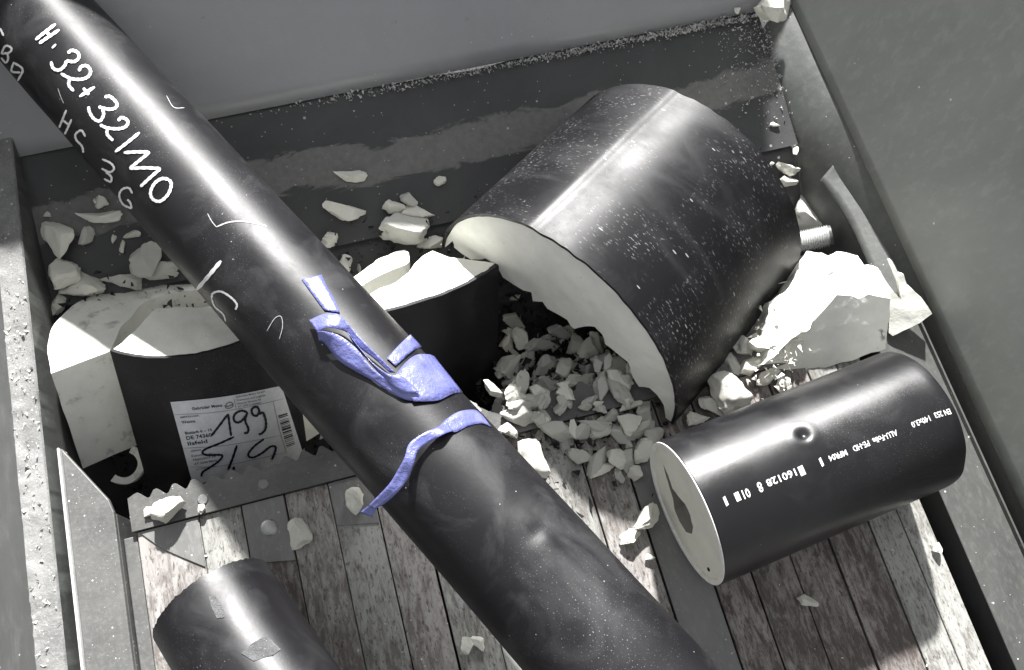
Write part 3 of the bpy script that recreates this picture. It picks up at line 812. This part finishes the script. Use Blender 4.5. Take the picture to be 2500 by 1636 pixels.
# a skin of white foam squeezed out over the casing's lip
arc = [HC + HA * .002 + (HR - .0042) * (math.cos(ph0 + (ph1 - ph0) * k / 60) * hu + math.sin(ph0 + (ph1 - ph0) * k / 60) * hv) for k in range(61)]
inner = r6([(150, 1062), (200, 1100), (252, 1138), (340, 1128), (400, 1170)]) + r7([(200, 205), (268, 248), (330, 285), (378, 300), (392, 350), (450, 360), (482, 400), (560, 440), (610, 470), (632, 510), (655, 526), (720, 518), (782, 516), (830, 560), (850, 622), (920, 680), (1000, 740), (1015, 800), (1035, 855), (1060, 900), (1130, 900), (1180, 940), (1222, 1010), (1232, 1090)])
inn = [onp(*p, HC + HA * .002, HA) for p in inner]
if np.linalg.norm(arc[0] - inn[0]) < np.linalg.norm(arc[-1] - inn[0]): arc = arc[::-1]
left_notch = [onp(*p, HC + HA * .002, HA) for p in r6([(62, 1048), (100, 1025), (138, 1022), (150, 1040)])]
polyh = arc + left_notch + inn           # arc ends at the left end of the rim
bm = prism(polyh, HA * (HL - .012), (.014, .0016, 45), 3.0)
from_bm('foam_lining', bm, M['foam'], half, 50)

# ================================================================== STANDING SHELLS IN THE PIT
SA = unit(np.array([.14, .54, .825]))     # direction out of their sawn ends
def arc_pts(C, r, A, B, n, a):
    a, u, v = frame(a); p0, p1 = ang(A, C, a), ang(B, C, a)
    d = (p1 - p0 + math.pi) % (2 * math.pi) - math.pi
    return [C + r * (math.cos(p0 + d * k / n) * u + math.sin(p0 + d * k / n) * v) for k in range(n + 1)], p0, d
# left: rear half without casing
P0 = at(425, 848, .012)
rear = thing('split_foam_shell', 'bare half ring of pipe foam, sooty on its cut side, in the left corner', 'pipe insulation', at(300, 900, -.09))
o_px = [(125, 912), (118, 872), (117, 835), (128, 800), (155, 765), (205, 730), (300, 705), (400, 691), (473, 684), (560, 684), (640, 696), (705, 725), (735, 765)]
i_px = [(640, 790), (600, 742), (540, 714), (474, 709), (416, 717), (354, 737), (320, 774), (296, 797), (285, 822), (268, 858)]
pol = [onp(*p, P0, SA) for p in catmull(o_px, 4)] + [onp(*p, P0, SA) for p in catmull(i_px, 3)]
bm = prism(pol, -SA * .128, (.012, .0008, 50), 8.0)
from_bm('foam_ring', bm, M['foam_dirty'], rear, 45)
cz = at(*ov([(292, 1080)])[0], -.085)
v_, f_, uv_ = shell_solid(cz, unit(np.array([.1, -.2, 1.0])), .010, .021, .014, math.radians(150), math.radians(345), 4, 30)
curl = mesh_obj('foam_curl', [np.array(p) + .001 * nz(p, 120) for p in v_], f_, M['foam_dirty'], None, 60)
tag(curl, 'curled foam sliver in the dark gap below the bare half ring', 'foam curl')
# left: front piece with casing and address label
P1 = at(488, 714, .012)
front = thing('label_shell', 'black pipe shell with a white address label standing behind the saw-toothed strip', 'pipe insulation', at(480, 1000, -.1))
rim_px = [(268, 856), (315, 867), (420, 874), (494, 863), (583, 837)]
rim3 = [onp(*p, P1, SA) for p in rim_px]
C1, R1 = fit_circle(rim3, SA)
far_end = onp(735, 752, P1, SA)
a_out, q0, dq = arc_pts(C1, R1, rim3[0], far_end, 60, SA)
b_px = [(740, 725), (640, 735), (560, 742), (482, 749), (430, 748), (381, 752), (352, 780), (327, 808), (297, 836)]
pol = [p + unit(C1 - p) * .004 - SA * .0008 for p in a_out] + [onp(*p, P1, SA) - SA * .0008 for p in b_px]
bm = prism(pol, -SA * .19, (.012, .0012, 60), 21.0)
from_bm('foam_core', bm, M['foam'], front, 45)
sa, su, sv = frame(SA)
def casing(C, R, q0, dq, L, name, parent, m_, seed, th=.0035):
    def fo(t, p): return R + .0007 * nz((t, math.cos(p) * R, math.sin(p) * R), 12, seed), (.0008 * nz((math.cos(p), math.sin(p), 0), 14, seed) if t < 1e-5 else 0)
    v_, f_, uv_ = shell_solid(C, -SA, L, R, R - th, 0, 1, 1, 1)  # placeholder frame check
    V, Fc, UV = [], [], []
    nt_, npn = 40, 90
    for lay in (0, 1):
        for i in range(nt_ + 1):
            t = L * i / nt_
            for j in range(npn + 1):
                p = q0 + dq * j / npn; r, jg = fo(t, p); r -= th * lay
                V.append(C - SA * (t + jg) + r * (math.cos(p) * su + math.sin(p) * sv)); UV.append((t, p * R))
    w = npn + 1; n = (nt_ + 1) * w
    for i in range(nt_):
        for j in range(npn):
            q_ = (i * w + j, i * w + j + 1, (i + 1) * w + j + 1, (i + 1) * w + j)
            Fc.append(q_); Fc.append(tuple(x + n for x in q_[::-1]))
        Fc.append((i * w, (i + 1) * w, (i + 1) * w + n, i * w + n)); Fc.append(((i + 1) * w + npn, i * w + npn, i * w + npn + n, (i + 1) * w + npn + n))
    for j in range(npn):
        Fc.append((j + 1, j, j + n, j + 1 + n)); k = nt_ * w; Fc.append((k + j, k + j + 1, k + j + 1 + n, k + j + n))
    bm = bmesh.new()
    o = mesh_obj(name, V, Fc, m_, parent, 40, UV); bm.from_mesh(o.data)
    bmesh.ops.recalc_face_normals(bm, faces=bm.faces[:]); bm.to_mesh(o.data); bm.free()
    return o
casing(C1, R1, q0, dq, .19, 'casing', front, M['casing'], 1.0)

# address label, stuck on the casing
LB = reg(400, 930, 5.989)
quad = [np.array(p) for p in LB([(95, 310), (1720, 70), (2075, 1180), (425, 1520)])]      # TL TR BR BL
def lab(u, v, off=.0009):
    """label coordinates 0..1 (right, down) -> point on the casing"""
    p = (quad[0] * (1 - u) + quad[1] * u) * (1 - v) + (quad[3] * (1 - u) + quad[2] * u) * v
    bow = math.sin(math.pi * u) * 6.0 * (1 - v)
    return oncyl(p[0], p[1] + bow, C1, SA, R1 + off)
V = [lab(i / 24, j / 16) for j in range(17) for i in range(25)]
Fc = [(j * 25 + i, j * 25 + i + 1, (j + 1) * 25 + i + 1, (j + 1) * 25 + i) for j in range(16) for i in range(24)]
M['paper'] = flat_mat('label_paper', (.70, .71, .74), .45)
M['ink'] = flat_mat('black_ink', (.03, .03, .035), .5)
M['ink_grey'] = flat_mat('thin_grey_print', (.16, .16, .17), .6)
M['marker'] = flat_mat('marker_ink', (.012, .012, .03), .4)
label = mesh_obj('address_label', V, [f[::-1] for f in Fc], M['paper'], front, 60)
LW, LH = 1625.0, 1200.0
def lpx(x, y):   # zoomed-label picture coordinates -> label coordinates (inverse of the corner blend, solved by a few steps)
    P = np.array(LB([(x, y)])[0]); u, v = .5, .5
    for _ in range(12):
        top = quad[0] * (1 - u) + quad[1] * u; bot = quad[3] * (1 - u) + quad[2] * u
        cur = top * (1 - v) + bot * v; du = (quad[1] - quad[0]) * (1 - v) + (quad[2] - quad[3]) * v; dv = bot - top
        d = np.linalg.solve(np.c_[du, dv], P - cur); u += d[0]; v += d[1]
    return u, v
def print_label(rows, m_, name):
    for body, x, y, w, h in rows:
        V, Fc = [], []         # left end (x, y = baseline) in zoomed-label coordinates, width, cap height
        v, f = text_mesh(body); u0, v0 = lpx(x, y); x0, x1 = v[:, 0].min(), v[:, 0].max(); n0 = len(V)
        for a, b in v:
            V.append(lab(u0 + (a - x0) / (x1 - x0) * w / LW, v0 - b / .69 * h / LH, .0013))
        Fc += [[i + n0 for i in p] for p in f]
        mesh_obj(name, V, Fc, m_, label, None)
print_label([('Gebrüder Meins', 415, 412, 440, 42), ('Weima', 262, 625, 200, 40), ('Bustadt 6 – 10', 315, 782, 390, 40), ('DE 74360', 335, 862, 370, 52), ('Ilsfeld', 355, 945, 285, 52)], M['ink'], 'printed_text')
print_label([('Gebrüder Meins GmbH', 1052, 215, 430, 26), ('Transport und Logistik', 1062, 268, 430, 26), ('Wiener Strasse 35', 1072, 318, 350, 26), ('AT 3300 Amstetten', 1085, 362, 340, 26),
             ('EMPFÄNGER:', 242, 545, 280, 26), ('ABSENDER', 390, 1040, 160, 22), ('Kerschbaum', 408, 1115, 300, 30), ('Haimdorf 36', 430, 1170, 330, 30), ('AT 3240 Mank', 445, 1232, 340, 30), ('AUFTRAGSNUMMER', 470, 1305, 260, 18)], M['ink_grey'], 'printed_text')
def lab_line(pts, wd):
    """strokes given in zoomed-label coordinates"""
    return wd, pts
def lab_strokes(lines, m_, name, off, apart=False):
    if apart:
        for ln in lines[:5] + [lines[5:]]: lab_strokes(ln if isinstance(ln, list) else [ln], m_, name if isinstance(ln, tuple) else 'emblem', off)
        return
    V, Fc = stroke_mesh(lines, 10, lambda x, y: lab(*lpx(x, y), off)); mesh_obj(name, V, Fc, m_, label, None)
lab_strokes([(6, [(150, 495), (880, 415), (1760, 258)]), (6, [(1025, 215), (1062, 395)]), (6, [(1600, 290), (1700, 740), (1800, 1060)]), (6, [(300, 985), (900, 930), (1710, 790)]),
             (6, [(385, 1260), (900, 1230), (1780, 1045)]), (14, [(900, 345), (920, 300), (960, 280), (1000, 290), (1012, 330), (985, 360), (940, 372), (905, 360), (900, 345)]), (16, [(885, 330), (940, 340), (1010, 310)])], M['ink_grey'], 'ruling', .0012, True)
lab_strokes([(34, [(690, 795), (800, 650), (940, 455)]), (34, [(940, 455), (960, 620), (985, 790)]),
             (34, [(1225, 440), (1140, 410), (1050, 450), (1020, 520), (1050, 580), (1120, 575), (1190, 500), (1225, 440)]), (34, [(1215, 450), (1190, 560), (1235, 680), (1220, 740), (1170, 745)]),
             (34, [(1390, 370), (1330, 360), (1285, 400), (1300, 470), (1360, 490), (1395, 430), (1380, 375)]), (34, [(1395, 470), (1450, 450), (1490, 560), (1490, 680), (1440, 750), (1385, 770)])], M['ink'], 'handwritten_number', .0016)
lab_strokes([(30, [(1030, 800), (820, 900), (620, 985), (565, 1040), (620, 1080), (760, 1075), (855, 1085), (800, 1170), (660, 1270), (570, 1330), (545, 1400)]), (34, [(1070, 925), (1000, 1140), (935, 1305)]), (34, [(1030, 1250), (1005, 1325)]),
             (30, [(1465, 840), (1340, 930), (1245, 1040), (1245, 1100), (1320, 1110), (1450, 1040), (1560, 955), (1635, 960), (1625, 1040), (1580, 1150)])], M['marker'], 'handwritten_number', .0016)
V, Fc = [], []
yy = 0.0
bars = [3, 1, 2, 4, 1, 2, 1, 1, 3, 1, 1, 2, 1, 1, 2, 1, 4, 2, 3, 1, 1, 3, 2, 1, 3, 2, 1, 2, 1, 3, 1, 2, 2, 1, 1, 2]
tot = sum(bars)
pa0, pb0 = np.array([1672.0, 500.0]), np.array([1800.0, 985.0]); pa1, pb1 = np.array([1805.0, 465.0]), np.array([1925.0, 940.0])
acc = 0
for i, bw in enumerate(bars):
    if i % 2 == 0:
        n0 = len(V)
        for s in (acc / tot, (acc + bw * .9) / tot):
            A_, B_ = pa0 + (pb0 - pa0) * s, pa1 + (pb1 - pa1) * s
            for k in range(4): V.append(lab(*lpx(*(A_ + (B_ - A_) * k / 3)), .0013))
        for k in range(3): Fc.append((n0 + k, n0 + k + 1, n0 + k + 5, n0 + k + 4))
    acc += bw
mesh_obj('barcode', V, Fc, M['ink'], label, None)

# middle shell, partly under the long pipe
P2 = at(927, 581, .004)
mid = thing('sawn_shell', 'black pipe shell with a sunlit sawn foam top between long pipe and half shell', 'pipe insulation', at(1050, 850, -.1))
rim_px = [(956, 757), (1015, 744), (1082, 717), (1149, 690), (1203, 658), (1219, 646)]
rim3 = [onp(*p, P2, SA) for p in rim_px]
C2, R2 = fit_circle(rim3, SA)
start = onp(770, 740, P2, SA)
a_out, q0, dq = arc_pts(C2, R2, start, rim3[-1], 60, SA)
b_px = [(1200, 641), (1130, 632), (1095, 627), (1056, 611), (1032, 624), (1012, 645), (998, 664), (967, 689), (930, 704), (890, 724), (830, 740), (790, 735)]
pol = [p + unit(C2 - p) * .004 for p in a_out] + [onp(*p, P2, SA) for p in b_px]
bm = prism(pol, -SA * .19, (.012, .0010, 60), 33.0)
from_bm('foam_core', bm, M['foam'], mid, 45)
casing(C2, R2, q0, dq, .19, 'casing', mid, M['casing'], 4.0, .0045)
# slab of foam behind it
P3 = at(900, 660, -.012)
slab = [onp(*p, P3, SA) for p in catmull([(805, 735), (840, 695), (872, 671), (900, 650), (939, 626), (988, 611), (999, 640), (962, 657), (920, 676), (880, 700), (845, 735)], 3, True)]
bm = prism(slab, -SA * .10, (.009, .0014, 70), 41.0)
o = from_bm('foam_slab', bm, M['foam'], None, 45)
tag(o, 'curved white foam slab behind the sawn shell, beside the long pipe', 'foam slab')

# ================================================================== TORN FOAM BLOCK (right)
blk_t = thing('torn_foam_block', 'large torn white foam block with a thin split wing behind the printed pipe', 'foam block', at(2050, 800, -.03))
rb = reg(1750, 350, 2.595)
# outline of the side turned to the eye, and of the torn top, on a leaning plane
BP = at(2070, 790, .03)
BN = unit(np.array([-.12, -.62, .77]))
face = [onp(*p, BP, BN) for p in rb([(395, 1460), (300, 1420), (330, 1330), (490, 1240), (590, 1150), (720, 1010), (760, 960), (860, 965), (900, 985), (960, 955), (1040, 975), (1098, 985), (1092, 1090), (1080, 1200), (1070, 1300), (980, 1330), (860, 1375), (640, 1430), (480, 1480)])]
bm = prism(face, np.array([.004, .065, -.03]), (.008, .0016, 60), 51.0)
from_bm('block', bm, M['foam'], blk_t, 50)
BP2 = at(2000, 700, .035); BN2 = unit(np.array([-.10, .05, 1.0]))
top = [onp(*p, BP2, BN2) for p in rb([(300, 1400), (345, 1300), (255, 1290), (205, 1255), (300, 1215), (320, 1140), (330, 1080), (330, 1010), (390, 970), (440, 940), (480, 870), (530, 795), (620, 790), (700, 810), (740, 795), (660, 850), (690, 890), (760, 905), (775, 850), (930, 815), (925, 775), (990, 775), (1060, 850), (1100, 960), (1100, 1000), (1040, 985), (960, 965), (860, 975), (760, 970), (700, 1040), (560, 1190), (420, 1290)])]
bm = prism(top, np.array([0, .01, -.05]), (.007, .0042, 55), 61.0)
from_bm('torn_top', bm, M['foam'], blk_t, 35)
BP3 = at(2170, 740, .02)
wing = [onp(*p, BP3, unit(np.array([-.5, -.35, .8]))) for p in rb([(960, 775), (1020, 790), (1080, 880), (1130, 950), (1170, 990), (1150, 880), (1090, 740), (1110, 740), (1150, 820), (1185, 830), (1210, 900), (1245, 930), (1300, 980), (1365, 1080), (1290, 1140), (1180, 1190), (1115, 1220), (1090, 1200), (1090, 1060), (1060, 930)])]
bm = prism(wing, np.array([.006, .006, -.012]), (.008, .0014, 60), 71.0)
from_bm('split_wing', bm, M['foam'], blk_t, 45)

# ================================================================== LOOSE FOAM CHIPS
def chip_mesh(seed):
    """broken flake of foam: cut by random planes, bent, with a crumbly skin"""
    rnd = random.Random(seed * 7 + 3)
    bm = bmesh.new(); bmesh.ops.create_icosphere(bm, subdivisions=4, radius=1.0)
    planes = []
    for _ in range(rnd.randint(9, 14)):
        v = Vector((rnd.gauss(0, 1), rnd.gauss(0, 1), rnd.gauss(0, 1))).normalized(); planes.append((v, .34 + .5 * rnd.random()))
    bites = [(Vector((rnd.gauss(0, 1), rnd.gauss(0, 1), rnd.gauss(0, .4))).normalized() * rnd.uniform(.75, 1.05), rnd.uniform(.25, .5)) for _ in range(rnd.randint(1, 3))]
    bend = rnd.uniform(-.35, .45); o1 = Vector((seed * 3.1, seed, 0))
    for v in bm.verts:
        p = v.co.copy()
        for n_, d in planes:
            k = p.dot(n_)
            if k > d: p -= n_ * (k - d) * .96
        for c_, r_ in bites:
            d = (p - c_).length
            if d < r_: p = p.lerp(c_ * .45, (1 - d / r_) * .8)
        s_ = 1 + .16 * noise.noise(p * 1.6 + o1) + .10 * noise.noise(p * 4.5 + o1) + .05 * noise.noise(p * 11 + o1)
        p *= s_ * 1.25
        p.z += bend * (p.x * p.x - .3)
        v.co = p
    for _ in range(3): bmesh.ops.smooth_vert(bm, verts=bm.verts[:], factor=.5)
    me = bpy.data.meshes.new('foam_chip')
    bm.to_mesh(me); bm.free()
    me.polygons.foreach_set('use_smooth', [True] * len(me.polygons)); me.set_sharp_from_angle(angle=math.radians(60))
    return me
CH = [chip_mesh(s) for s in range(18)]
for i, me in enumerate(CH): me.materials.append(M['chip'] if i < 9 or i > 13 else M['chip_grey_shade'])
def chip(P, size, rot=None, mesh=None, label=None, group=None, name='foam_chip', cat='foam chip'):
    o = bpy.data.objects.new(name, CH[(random.randrange(9, 14) if random.random() < .55 else random.randrange(len(CH))) if mesh is None else mesh]); COL.objects.link(o)  # grey meshes favoured, so the heap's shade is partly in the chip colour
    o.location = tuple(P); o.scale = tuple(size)
    o.rotation_euler = rot if rot is not None else (random.uniform(-.5, .5), random.uniform(-.5, .5), random.uniform(0, 6.28))
    return tag(o, label, cat, group)
PXM = .92 / 2200 * 1.05          # metres for one overview pixel near the floor
def bedz(x, y): return bed_z(y) if y > .24 else 0.0
def chip_px(ox, oy, w, h, z, label, rz=None, mesh=None, group=None, name='foam_chip', cat='foam chip'):
    """chip seen at an overview place with a size in overview pixels, resting at height z"""
    P = at(ox * K, oy * K, z); d = np.linalg.norm(P - CAM) / .92
    sx, sy = w * PXM * d * .58, h * PXM * d * .58
    return chip(P, (sx, sy, min(sx, sy) * .75), (random.uniform(-.25, .25), random.uniform(-.25, .25), -.21 if rz is None else rz), mesh, label, group, name, cat)
BZ = lambda ox, oy, up=.006: (lambda z: z)(solve_bed(ox * K, oy * K) + up)
def solve_bed(px, py):
    z = -.05
    for _ in range(25):
        z = .5 * z + .5 * bedz(0, at(px, py, z)[1])
    return z
single = [
 (815, 408, 56, 30, 'pale flat foam chip lying on the dusty band of the back bed', 0),
 (1020, 422, 26, 22, 'tiny foam chip by the left edge of the half shell, on the dusty band', 1),
 (800, 488, 70, 44, 'smooth oval foam chip on the dark bed right of the long pipe', 2),
 (910, 480, 42, 36, 'small pale chip left of the brightest chip on the back bed', 3),
 (970, 494, 52, 40, 'brightest curved foam chip on the back bed, near the half shell', 4),
 (930, 525, 86, 74, 'large grey foam lump beneath the brightest chip on the back bed', 9),
 (950, 462, 32, 44, 'upright grey chip behind the brightest chip on the back bed', 10),
 (770, 553, 42, 36, 'foam chip touching the right edge of the long pipe', 5),
 (1000, 566, 52, 40, 'blocky foam chip behind the sawn shell, at the half shell rim', 6),
 (805, 612, 40, 34, 'foam chip beside the curved foam slab under the long pipe', 7),
 (236, 472, 34, 26, 'upper of two rounded chips left of the long pipe', 8),
 (232, 503, 74, 30, 'long rounded chip under a smaller one, left of the long pipe', 0),
 (136, 545, 52, 84, 'tall rounded foam chip near the left rail', 2),
 (146, 632, 50, 80, 'angular foam chip under the tall one near the left rail', 3),
 (192, 668, 74, 58, 'folded foam chip with a dark hollow, behind the bare half ring', 4),
 (140, 706, 32, 42, 'lowest foam chip by the left rail, beside the bare half ring', 5),
 (345, 600, 76, 66, 'crumbly foam chunk touching the left edge of the long pipe', 11),
 (200, 550, 26, 34, 'small curled chip between the left rail and the long pipe', 12),
 (305, 546, 30, 20, 'small smooth chip touching the left edge of the long pipe', 6),
 (264, 553, 9, 30, 'thin white sliver left of the long pipe', 1),
 (286, 572, 12, 22, 'tiny white splinter below the thin sliver', 7),
 (110, 500, 18, 12, 'tiny chip near the left rail, above the tall chip', 8),
 (222, 466, 10, 14, 'speck of foam beside the upper rounded chip', 3),
 (290, 650, 70, 34, 'dull foam lump just behind the bare half ring', 13),
 (380, 632, 60, 34, 'dull foam lump between the bare half ring and the long pipe', 12),
 (1830, 390, 44, 28, 'upper of two pale chips at the right end of the half shell', 2),
 (1824, 420, 38, 28, 'lower of two pale chips at the right end of the half shell', 3),
 (1868, 492, 66, 90, 'grey foam lump between the half shell and the curved guard', 9),
 (1800, 290, 16, 12, 'tiny chip on the bed above the crack, right of the half shell', 4),
 (1795, 380, 12, 9, 'tiny chip under the bed crack, right of the half shell', 5),
 (1848, 350, 12, 30, 'white foam bit stuck in the corner crack above the guard', 6),
 (1900, 610, 90, 56, 'rounded foam lump below the threaded rod', 10),
 (1935, 570, 54, 46, 'foam lump on the curved guard, above the torn block', 11),
 (1960, 615, 44, 50, 'foam crumb touching the top of the torn block', 12),
]
for ox, oy, w, h, lb, me in single:
    chip_px(ox, oy, w, h, solve_bed(ox * K, oy * K) + min(w, h) * PXM * .3, lb, None, me)
# pieces on the planks, comb and rails
on_floor = [
 (825, 1165, 46, 62, .012, 'foam piece on the planks beside the loose tape end', 6, .9),
 (697, 1236, 46, 66, .010, 'ragged foam piece on the planks between tape end and pipe stub', 2, -.75),
 (380, 1182, 58, 56, .012, 'sunlit foam piece on the left end of the saw-toothed strip', 3, .3),
 (350, 1190, 22, 22, .008, 'crumb beside the foam piece on the saw-toothed strip', 4, .3),
 (470, 1180, 20, 18, .008, 'small crumb on the saw-toothed strip below the address label', 5, .3),
 (1503, 1205, 60, 44, .012, 'upper of two sunlit foam pieces by the printed pipe end', 0, .7),
 (1470, 1246, 56, 28, .009, 'lower of two sunlit foam pieces by the printed pipe end', 8, .2),
 (1240, 1062, 78, 76, .016, 'bright foam lump against the right side of the long pipe', 7, .2),
 (1083, 1503, 28, 36, .008, 'left of two foam bits on the planks beside the lower long pipe', 1, .1),
 (1110, 1490, 20, 38, .007, 'right of two foam bits on the planks beside the lower long pipe', 2, .2),
 (1872, 1393, 36, 26, .007, 'foam bit on the planks below the printed pipe', 3, -.6),
 (2182, 1274, 20, 20, .006, 'small round foam bit on the last planks near the right ledge', 8, 0),
 (1510, 1296, 16, 16, .005, 'tiny foam bit on the planks left of the printed pipe end', 4, 0),
 (1798, 18, 62, 66, .03, 'large bright foam lump in the top corner by the right wall', 0, .4),
 (1715, 22, 20, 14, .01, 'crumb on the crusted lip left of the large corner lump', 5, .4),
 (1690, 905, 82, 78, .012, 'bright knobbly foam lump between half shell and printed pipe', 7, .5),
 (1655, 935, 44, 60, .006, 'foam chip left of the knobbly lump beside the printed pipe', 2, .2),
 (1728, 800, 50, 66, .010, 'foam chip at the left end of the torn block', 10, .2),
 (1740, 850, 60, 40, .006, 'foam chip under the left end of the torn block', 3, .2),
 (1825, 890, 40, 30, .006, 'small foam chip on top of the printed pipe edge', 5, 0),
 (1780, 880, 60, 28, .004, 'flat foam chip between the knobbly lump and the torn block', 1, .2),
 (1700, 835, 36, 60, .004, 'grey chip against the lower edge of the half shell', 11, .2),
 (1620, 975, 40, 34, .006, 'foam chip behind the printed pipe, near the half shell tip', 4, .2),
]
for ox, oy, w, h, z, lb, me, rz in on_floor:
    chip_px(ox, oy, w, h, z, lb, rz, me)
# heap under the half shell and spilling on to the planks
heap_lb = 'foam chip in the heap under the arch of the half shell'
spill_lb = 'foam chip spilled on to the planks at the printed pipe end'
def heap_tags(ox, oy):
    if oy > 1035: return spill_lb, 'spilled foam chips'
    if ox < 1235: k = ('foam chip in the heap right beside the sawn shell', 'heap chips beside the sawn shell')
    elif ox > 1440: k = ('foam chip in the heap under the low right tip of the half shell', 'heap chips under the shell tip')
    elif oy < 830: k = ('foam chip deep in the shade at the back of the heap under the arch', 'heap chips at the back')
    elif oy > 950: k = ('foam chip at the front of the heap, by the saw-toothed strip', 'heap chips at the front')
    else: k = ('foam chip in the middle of the heap under the half shell arch', 'heap chips in the middle')
    return k
def heap_z(y):
    return -.010 - max(0.0, y - .215) * .62
hand = [  # the chips one can tell apart: overview place and size
 (1195, 745, 44, 46), (1185, 850, 70, 66), (1165, 868, 30, 26), (1255, 800, 60, 40), (1300, 770, 46, 40), (1262, 850, 60, 44), (1210, 790, 34, 60), (1310, 850, 60, 40),
 (1340, 800, 40, 60), (1385, 795, 34, 44), (1400, 840, 44, 34), (1365, 820, 36, 50), (1440, 860, 40, 60), (1410, 880, 50, 40), (1470, 900, 30, 46), (1390, 920, 60, 26), (1395, 945, 90, 36),
 (1475, 940, 40, 70), (1500, 960, 36, 60), (1520, 920, 34, 50), (1300, 920, 30, 26), (1240, 930, 44, 30), (1195, 935, 30, 24), (1155, 950, 50, 20), (1180, 975, 70, 30), (1235, 970, 60, 50),
 (1200, 1005, 40, 36), (1290, 1000, 70, 40), (1350, 1005, 40, 36), (1400, 990, 70, 40), (1440, 1010, 60, 44), (1480, 1000, 36, 70), (1350, 1060, 60, 30), (1390, 1075, 70, 30), (1430, 1060, 50, 50),
 (1400, 1090, 44, 36), (1460, 1075, 34, 60), (1495, 1050, 50, 50), (1480, 1095, 40, 30), (1440, 1105, 20, 40), (1520, 1010, 40, 60), (1420, 965, 40, 30), (1360, 880, 40, 40), (1330, 890, 50, 30), (1270, 890, 40, 40)]
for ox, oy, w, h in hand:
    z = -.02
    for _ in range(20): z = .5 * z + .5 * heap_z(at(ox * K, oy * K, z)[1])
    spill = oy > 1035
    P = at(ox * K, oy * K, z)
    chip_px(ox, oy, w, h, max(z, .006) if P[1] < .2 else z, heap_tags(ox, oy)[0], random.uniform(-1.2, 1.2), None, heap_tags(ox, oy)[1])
cnt = 0
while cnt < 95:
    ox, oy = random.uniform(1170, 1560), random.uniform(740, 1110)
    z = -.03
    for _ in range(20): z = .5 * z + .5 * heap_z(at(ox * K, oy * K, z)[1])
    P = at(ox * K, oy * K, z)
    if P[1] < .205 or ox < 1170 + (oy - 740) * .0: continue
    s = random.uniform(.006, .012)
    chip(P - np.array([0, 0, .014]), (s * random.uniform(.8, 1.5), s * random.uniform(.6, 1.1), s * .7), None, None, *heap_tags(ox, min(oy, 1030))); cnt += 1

# more chips lying over the saw-toothed strip at the foot of the heap
for _ in range(46):
    x, y = random.uniform(.055, .265), random.triangular(.180, .255, .225)
    s = random.uniform(.0055, .0115)
    chip((x, y, (.010 if y > .2 else .006) + random.random() * .006), (s * random.uniform(.9, 1.7), s * random.uniform(.6, 1.1), s * .7), None, None,
         'foam chip lying over the saw-toothed strip at the foot of the heap', 'chips over the saw-toothed strip')
# dark shreds and dust that nobody could count
def crumbs(name, n, place, smin, smax, m_, label, cat):
    V, Fc = [], []
    for _ in range(n):
        P = np.array(place()); s = random.uniform(smin, smax)
        a = np.random.randn(4, 3) * s * .6
        n0 = len(V); V += [P + x for x in a]; Fc += [(n0, n0 + 1, n0 + 2), (n0, n0 + 2, n0 + 3), (n0, n0 + 3, n0 + 1), (n0 + 1, n0 + 3, n0 + 2)]
    return tag(mesh_obj(name, V, Fc, m_, None, None), label, cat, kind='stuff')
def heap_place():
    ox, oy = random.gauss(1330, 110), random.gauss(930, 80)
    z = -.03
    for _ in range(12): z = .5 * z + .5 * heap_z(at(ox * K, oy * K, z)[1])
    P = at(ox * K, oy * K, z - random.uniform(.0, .012)); return P if P[1] > .2 else (P[0], P[1], .003)
crumbs('plastic_shreds', 900, heap_place, .002, .006, M['casing'], 'dark plastic shreds among the foam chips of the heap', 'shreds')
def pit_place():
    x, y = random.uniform(-.33, .5), random.triangular(.26, .50, .36)
    return (x, y, bed_z(y) + random.uniform(.001, .02))
crumbs('pit_shreds', 6000, pit_place, .0012, .005, M['casing'], 'dark plastic shreds covering the bottom of the pit', 'shreds')
def pit_foam():
    x, y = random.uniform(-.33, .5), random.triangular(.26, .48, .34)
    return (x, y, bed_z(y) + random.uniform(.004, .022))
crumbs('pit_foam_crumbs', 260, pit_foam, .004, .011, M['chip_grey_shade'], 'grey foam crumbs scattered over the bottom of the pit', 'crumbs')
def rail_place():
    y = random.triangular(.0, .50, .42); return (random.uniform(-.364, -.342), y, .0215)
crumbs('rail_dust', 170, rail_place, .0008, .0028, M['chip'], 'white foam flakes lying on the left rail', 'flakes')
def lip_place():
    x = random.triangular(-.1, .56, .5); return (x, .640 + random.gauss(0, .003), .002 + random.random() * .003)
crumbs('lip_crust', 1700, lip_place, .0005, .0026, M['crust'], 'crusted dust along the foot of the back panel', 'dust')
def corner_place():
    x = .553 - abs(random.gauss(0, .035)); y = random.triangular(.50, .64, .63)
    return (x, y, bed_z(y) + .001)
crumbs('corner_crust', 500, corner_place, .0005, .0022, M['crust'], 'crusted dust in the right corner of the bed', 'dust')
def flake_place():
    P = at(random.gauss(1790, 30) * K, random.gauss(800, 55) * K, .012); return (P[0], P[1], .012 + random.random() * .02)
crumbs('block_flakes', 220, flake_place, .0012, .0048, M['chip'], 'white foam flakes crumbled off the left end of the torn block', 'flakes')
def plank_place():
    return (random.uniform(XL, XR), random.uniform(-.16, .2), .0008)
crumbs('plank_dust', 160, plank_place, .0006, .0018, M['chip'], 'white foam flakes on the planks', 'flakes')
def panel_place():
    return pan(random.uniform(-.2, .6), random.uniform(0, .3), .0008)
crumbs('panel_dust', 60, panel_place, .0006, .0016, M['chip'], 'white foam flakes on the back panel', 'flakes')
